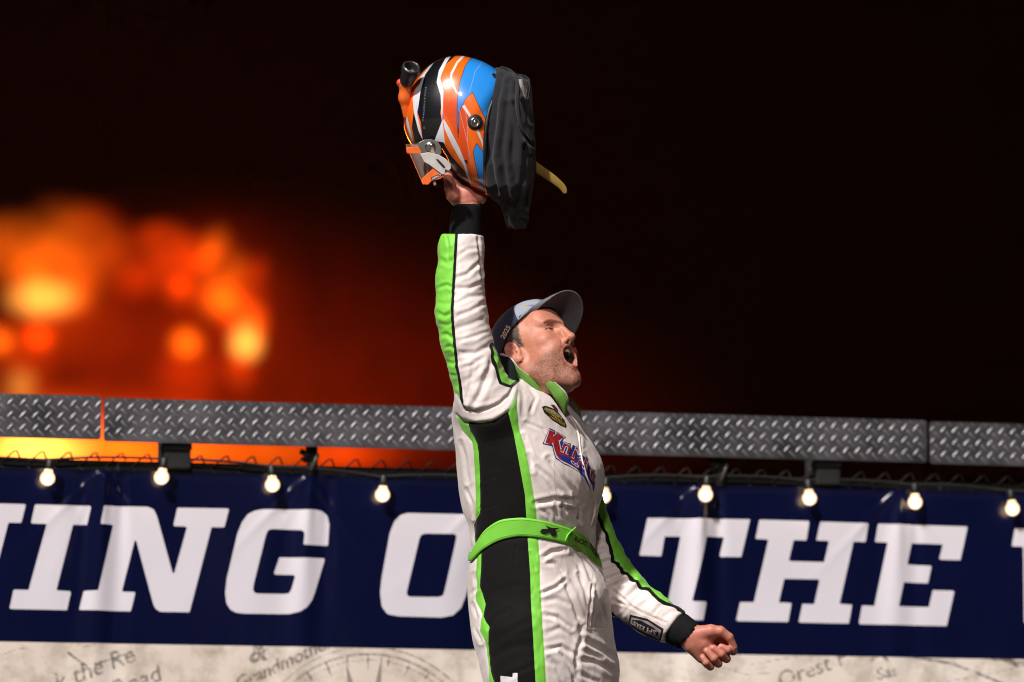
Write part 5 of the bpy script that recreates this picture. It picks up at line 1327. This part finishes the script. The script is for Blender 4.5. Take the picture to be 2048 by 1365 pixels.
def e_hit(x, y):
    h = E_BVH.ray_cast(Vector((x, y, -700)), Vector((0, 0, 1))); return (np.array(h[0]), np.array(h[1])) if h[0] is not None else (np.array([x, y, HD-HW]), np.array([0, 0, -1.]))
def disc_on(name, zx, zy, prof, mat, parent=None, n=28):
    """lathe standing on the shell at a zoom-1 pixel; prof = (radius, height) photo px"""
    x, y = ZH([(zx, zy)])[0]; p, nn = e_hit(x, y); nn = nn if nn[2] < 0 else -nn; nn = nn/np.linalg.norm(nn)
    a1 = np.cross(nn, [0, 1, 0.]); a1 /= np.linalg.norm(a1); a2 = np.cross(nn, a1)
    V = []; F = []
    for r, h in prof:
        for j in range(n): V.append(p + nn*h + r*(math.cos(2*math.pi*j/n)*a1 + math.sin(2*math.pi*j/n)*a2))
    for i in range(len(prof)-1):
        for j in range(n): F.append((i*n+j, i*n+(j+1) % n, (i+1)*n+(j+1) % n, (i+1)*n+j))
    F.append(tuple(range((len(prof)-1)*n, len(prof)*n)))
    return hpart(name, np.array(V), F, mat, parent)
m_rub = simple('helmet_rubber', (.012, .012, .012), .5); m_chr = simple('anchor_steel', (.62, .60, .58), .22, 1.0, var=.1)
anc = disc_on('anchor_post', 718, 562, [(15.5, -1), (15.5, 1.5), (14, 2.5), (1, 2.5)], m_rub)
disc_on('anchor_button', 716, 562, [(10.5, 2), (10.5, 4), (9, 6), (6.5, 6.2), (5.5, 4.4), (3.5, 4.4), (3, 7.5), (1.5, 8)], m_chr, anc)
disc_on('vent_hole', 853, 247, [(7, -.5), (7, .5), (5.5, .8), (1, .4)], m_rub); disc_on('rivet', 655, 826, [(3.2, -.5), (3.0, .9), (1, 1.2)], m_rub)
# rim trims: neck rim piping and eye-port gasket
rim = []
for a in np.linspace(0, 2*np.pi, 60, endpoint=False):
    y = 268 + 120*math.sin(a); xr = np.interp(y, NECK_P[:, 1], NECK_P[:, 0]); z = HD + (HW-8)*math.cos(a)*-1
    rim.append((xr+1, y, z))
v, f = tube(np.array(rim+rim[:1]), 4.0, 8, cap=False, up=(1, 0, 0)); hpart('neck_rim', v, f, m_rub)
# padding seen inside the opening
v, f = sphere((0, 0, 0), 1, 28, 18); v = v*np.array([88, 112, 84]) + np.array([902, 255, HD]); 
# --- visor pushed open: hinge plate, clear curved shield, tear-off post
m_plate = simple('hinge_plate_grey', (.13, .125, .11), .35, .2)
hp = ZH([(318,730),(335,700),(370,682),(420,680),(462,695),(485,730),(488,775),(470,800),(400,790),(340,770)])
def slab(name, poly2, z_off, th, mat, parent=None, holes=None, curve=0.0):
    a = np.array(poly2, float); n = len(a); zs = np.array([e_hit(x, y)[0][2] for x, y in a]); z0 = np.median(zs)
    cx = a.mean(0); zz_ = z0 + z_off + curve*(a[:, 0]-cx[0])
    V = np.vstack([np.column_stack([a, zz_]), np.column_stack([a, zz_+th])])
    F = [tuple(range(n)), tuple(range(2*n-1, n-1, -1))] + [(j, n+j, n+(j+1) % n, (j+1) % n) for j in range(n)]
    o = hpart(name, V, F, mat, parent, smooth=False); m_ = o.modifiers.new('bevel', 'BEVEL'); m_.width = .0012; m_.segments = 2; return o
visor = None
t = NT('visor_clear'); tr = t.n('BsdfTransparent'); t.set(tr, 'Color', (.86, .80, .76)); gl = t.n('BsdfGlossy'); t.set(gl, 'Roughness', .22); di = t.n('BsdfDiffuse'); t.set(di, 'Color', (.82, .58, .50))
m1 = t.n('MixShader'); t.set(m1, 0, .42); t.t.links.new(tr.outputs[0], m1.inputs[1]); t.t.links.new(di.outputs[0], m1.inputs[2])
m2 = t.n('MixShader'); t.set(m2, 0, .14); t.t.links.new(m1.outputs[0], m2.inputs[1]); t.t.links.new(gl.outputs[0], m2.inputs[2]); t.t.links.new(m2.outputs[0], t.out.inputs[0]); m_visor = t.m
nt, nvv = 61, 10; VV = []
topE, topH = np.array([811., 289.]), np.array([862., 287.]); botE, botH = np.array([846., 370.]), np.array([889., 352.])
for i in range(nt):
    q = -1+2*i/(nt-1); ex = (1-abs(q)**2.6)**.72; dz_ = math.copysign(abs(q)**.9, q)
    for j in range(nvv):
        k = j/(nvv-1); H_ = topH*(1-k)+botH*k; E_ = topE*(1-k)+botE*k
        p = H_ + (E_-H_)*ex; VV.append((p[0], p[1], HD + dz_*(HW+3)))
VV = np.array(VV); visor = hpart('visor', VV, grid_faces(nt, nvv), m_visor)
VN_BVH = BVHTree.FromPolygons([tuple(v) for v in VV], [tuple(q) for q in grid_faces(nt, nvv).tolist()])
slab('hinge_plate', hp, -5, 4, m_plate, visor)
m_arm = simple('visor_arm_white', (.50, .47, .44), .45)
slab('visor_arm', ZH([(340,778),(400,768),(470,785),(520,815),(552,850),(553,880),(535,895),(515,885),(512,915),(495,922),(440,880),(400,850),(370,835)]), -8, 3, m_arm, visor)
slab('arm_slot', ZH([(448,815),(465,815),(500,850),(515,870),(505,880),(475,850)]), -8.6, 1.0, m_rub, visor)
m_orange = simple('visor_strip_orange', (.80, .14, .02), .4)
slab('visor_strip', ZH([(245,735),(330,728),(350,765),(345,778),(252,775)]), -5.5, 1.2, m_orange, visor)
slab('visor_strip', ZH([(352,950),(430,880),(512,925),(480,950),(420,965),(395,990),(358,985)]), -5.0, 1.2, m_orange, visor)
slab('brand_strip', ZH([(415,940),(485,908),(492,925),(420,962)]), -6.4, .8, m_rub, visor)
for zx, zy, r in ((412, 732, 11), (385, 825, 5.5)):
    x, y = ZH([(zx, zy)])[0]; v, f = sphere((0, 0, 0), 1, 20, 10); v = v*np.array([r, r, 4.0]) + np.array([x, y, e_hit(880, 280)[0][2]-9]); hpart('hinge_screw' if r > 8 else 'post', v, f, m_chr if r > 8 else m_rub, visor)
v, f = sphere((0, 0, 0), 1, 16, 10); x, y = ZH([(418, 722)])[0]; v = v*np.array([4.5, 4.5, 3]) + np.array([x, y, e_hit(880, 280)[0][2]-13]); hpart('hinge_screw', v, f, m_chr, visor)
v, f = tube(np.array([(*ZH([(436,960)])[0], HD-HW+6), (*ZH([(442,985)])[0], HD-HW+2), (*ZH([(446,996)])[0], HD-HW+2)]), [3, 3.4, 2.2], 10); hpart('pull_tab', v, f, simple('tab_plastic', (.60, .50, .42), .3), visor)
# --- lettering
def hdrape(name, tp, mat, lift, bvh, parent):
    o = drape(name, tp, bvh, mat, lift, person, 2.0)
    if o is not None:
        W = np.array([v.co for v in o.data.vertices]) + ROOT - HB
        o.data.vertices.foreach_set('co', W.astype(np.float32).ravel()); o.parent = parent
    return o
p0, p1 = ZH([(375, 605)])[0], ZH([(392, 300)])[0]
m_let = simple('visor_lettering', (.13, .15, .20), .5)
for wd, a, b in (('R.', (377,606), (378,585)), ('THORNTON', (368,560), (388,325))):
    p0, p1 = ZH([a])[0], ZH([b])[0]; hdrape('name_print', text2px(wd, p0[0], p0[1], p1[0], p1[1], 3.6, 0, .0, skew_up=(-1, -.05)), m_let, 1.0, E_BVH, shell)
pb0, pb1 = ZH([(424, 958)])[0], ZH([(486, 928)])[0]
V_, F_ = text2px('IMPACT', pb0[0], pb0[1], pb1[0], pb1[1], 4.2, 0, .03, skew_up=(-.1, -1)); z_ = np.median([e_hit(*q)[0][2] for q in ZH([(415,940),(485,908),(492,925),(420,962)])])-6.4-.6
hpart('brand_print', np.column_stack([V_, np.full(len(V_), z_)]), F_, m_wht, visor, smooth=False)
# --- air intake on the crown: orange duct and ribbed black nozzle
def s_duct(p):
    d = s_chain(p, [(812, 168, HD-44), (809, 196, HD-40), (813, 232, HD-34)], [13, 11, 7], 8); d = smin(d, s_ell(p, (809, 168, HD-44), (13, 11, 13)), 5); return d
v, q = nets(s_duct, (780, 140, HD-90), (840, 260, HD-20), 2.0); m_duct = simple('duct_orange', (.82, .15, .02), .35); duct = hpart('air_duct', v, q, m_duct)
v, f = sphere((0, 0, 0), 1, 20, 12); v = v*np.array([8, 8, 8]) + np.array([801, 166, HD-46]); hpart('duct_cap', v, f, simple('duct_red', (.75, .07, .04), .4), duct)
ax = np.array([10.5, -31., -27.]); ax /= np.linalg.norm(ax); c0 = np.array([813., 164., HD-50])
noz = [(t_*.82, r_) for t_, r_ in [(-2, 13.5), (6, 15), (14, 15.5), (20, 15.2), (26, 17), (34, 18), (40, 18.5), (46, 18.8), (49, 18.4), (50.5, 16.5), (49, 14.0), (42, 12.5), (30, 11.5), (29.8, 2)]]
pth = np.array([c0 + ax*t_ for t_, r in noz]); 
a1 = np.cross(ax, [0, 0, 1.]); a1 /= np.linalg.norm(a1); a2 = np.cross(ax, a1); V = []; F = []; n = 32
for (t_, r) in noz:
    for j in range(n):
        ph = 2*math.pi*j/n; rr_ = r + (.6*math.cos(ph*8) if 16 < t_ < 36 and r > 14.5 else 0); V.append(c0 + ax*t_ + rr_*(math.cos(ph)*a1+math.sin(ph)*a2))
for i in range(len(noz)-1):
    for j in range(n): F.append((i*n+j, i*n+(j+1) % n, (i+1)*n+(j+1) % n, (i+1)*n+j))
nzl = hpart('air_nozzle', np.array(V), F, simple('nozzle_plastic', (.016, .016, .017), .38), duct)
ringp = [c0 + ax*41 + 15.6*(math.cos(p_)*a1+math.sin(p_)*a2) for p_ in np.linspace(0, 2*np.pi, 33)]
v, f = tube(np.array(ringp), 1.3, 6, cap=False); hpart('nozzle_ring', v, f, simple('ring_metal', (.30, .27, .22), .25, .9), duct)
# --- neck skirt: heavy dark cloth hanging from the neck rim
SK_T = np.array([  # y, left, right, half depth
 (136, 993, 1002, 30), (144, 992, 1022, 48), (152, 992, 1040, 62), (160, 990, 1058, 74), (175, 984, 1062, 84), (200, 978, 1065, 94), (240, 968, 1067, 99), (280, 964, 1069, 99),
 (330, 962, 1070, 95), (372, 968, 1066, 84), (392, 984, 1063, 66), (408, 1004, 1060, 48), (422, 1011, 1057, 36), (438, 1014, 1056, 27), (457, 1018, 1050, 17)], float)
ysk, xl_, xr_, ht_ = SK_T.T
def s_skirt(p):
    y = np.clip(p[:, 1], 136, 459); L = np.interp(y, ysk, xl_)-4; R = np.interp(y, ysk, xr_); H = np.interp(y, ysk, ht_); A = (R-L)/2; cx = (L+R)/2
    k = (np.abs((p[:, 0]-cx)/A)**2.8 + np.abs((p[:, 2]-HD)/H)**2.8)**(1/2.8)
    d = (k-1)*np.minimum(A, H)*.9; d = smax(d, np.maximum(136-p[:, 1], p[:, 1]-457), 6)
    return d
KV, KQ = nets(s_skirt, (945, 125, HD-112), (1085, 475, HD+112), 2.6); KN = vnormals(KV, KQ); kxy = KV[:, :2]; kn = np.clip(-KN[:, 2]*1.5+.2, 0, 1)
kd = np.zeros(len(KV))
for l, a, w in (([(905,260),(870,420),(850,600),(830,800),(850,980),(900,1090)], 4.0, 5), ([(1000,240),(990,420),(1010,560),(1060,680),(1110,720)], 4.5, 4), ([(940,300),(930,520),(900,760),(930,1000),(960,1150)], 4.0, 6), ([(960,450),(980,640),(970,820),(1000,1000),(1010,1250)], 3.6, 6), ([(1060,720),(1050,900),(1020,1100),(1030,1260)], 3.6, 5), ([(1090,800),(1080,1000),(1060,1140)], 2.6, 4), ([(1030,420),(1060,480),(1100,560)], 3.0, 4), ([(800,650),(810,850),(860,1050)], 3.0, 5), ([(1040,1230),(1065,1260)], 3, 3)):
    q_ = line_d(kxy, ZH(l)); kd += -a*np.exp(-(q_/w)**2) + .6*a*np.exp(-((q_-2*w)/(1.2*w))**2)
kd = 1.35*kd*kn + 2.2*(1-2*np.abs(pnoise(KV*np.array([.05, .018, .03])))) - .8
KV = KV + KN*kd[:, None]; KV = laplace(KV, KQ, 1, .3)
t = NT('skirt_fleece'); t.bsdf(t.mix(t.noise(500, 3), (.013, .013, .015), (.030, .030, .034)), .95, 0, .03, bump=t.noise(600, 3), bstr=.5, bdist=.0015, Sheen_Weight=.10, Sheen_Roughness=.6); m_fleece = t.m
skirt = hpart('neck_skirt', KV, KQ, m_fleece); skirt['label'] = 'dark charcoal fleece neck skirt'
K_BVH = BVHTree.FromPolygons([tuple(v) for v in KV], [tuple(q) for q in KQ])
# turned-over hem and sewn tag on the skirt
def strip(name, l, w0, lift, mat, parent, bvh=K_BVH):
    P = []
    for x, y in ZH(l):
        h = bvh.ray_cast(Vector((x, y, -700)), Vector((0, 0, 1))); P.append((x, y, (h[0].z if h[0] else HD-30)-lift))
    P = np.array(P); tt_ = np.linspace(0, 1, 40); P = np.stack([np.interp(tt_, np.linspace(0, 1, len(P)), P[:, i]) for i in range(3)], 1)
    for _ in range(4): P[1:-1] = .5*P[1:-1]+.25*(P[:-2]+P[2:])
    v, f = tube(P, w0*(.75+.25*np.sin(np.pi*tt_)), 10, squash=.45, up=(1, 0, 0)); return hpart(name, v, f, mat, parent)
strip('hem', [(890,195),(950,215),(1000,260),(1010,330),(1000,420),(1015,540),(1050,640),(1100,690)], 8.0, 1.5, m_fleece, skirt)
strip('hem', [(1000,240),(1050,250),(1085,280),(1085,340),(1075,420)], 6.0, 1.0, m_fleece, skirt)
hdrape('sewn_tag', (np.array(ZH([(1008,275),(1035,270),(1045,310),(1068,345),(1062,410),(1048,390)])), [tuple(range(6))]), simple('tag_grey', (.24, .21, .20), .7), 3.5, K_BVH, skirt)
# chin strap sticking out
sp = [(*ZH([(1085,830)])[0], HD+10), (*ZH([(1130,870)])[0], HD+2), (*ZH([(1200,915)])[0], HD-6), (*ZH([(1270,965)])[0], HD-12), (*ZH([(1320,1010)])[0], HD-14), (*ZH([(1334,1050)])[0], HD-14)]
tt_ = np.linspace(0, 1, 30); P = np.stack([np.interp(tt_, np.linspace(0, 1, 6), np.array(sp)[:, i]) for i in range(3)], 1)
for _ in range(3): P[1:-1] = .5*P[1:-1]+.25*(P[:-2]+P[2:])
v, f = tube(P, np.interp(tt_, [0, .5, .9, 1], [11, 9, 6, 3.5]), 12, squash=.22, up=(0, 1, 0)); hpart('chin_strap', v, f, simple('strap_webbing', (.22, .135, .02), .8, scale=300, var=.3))
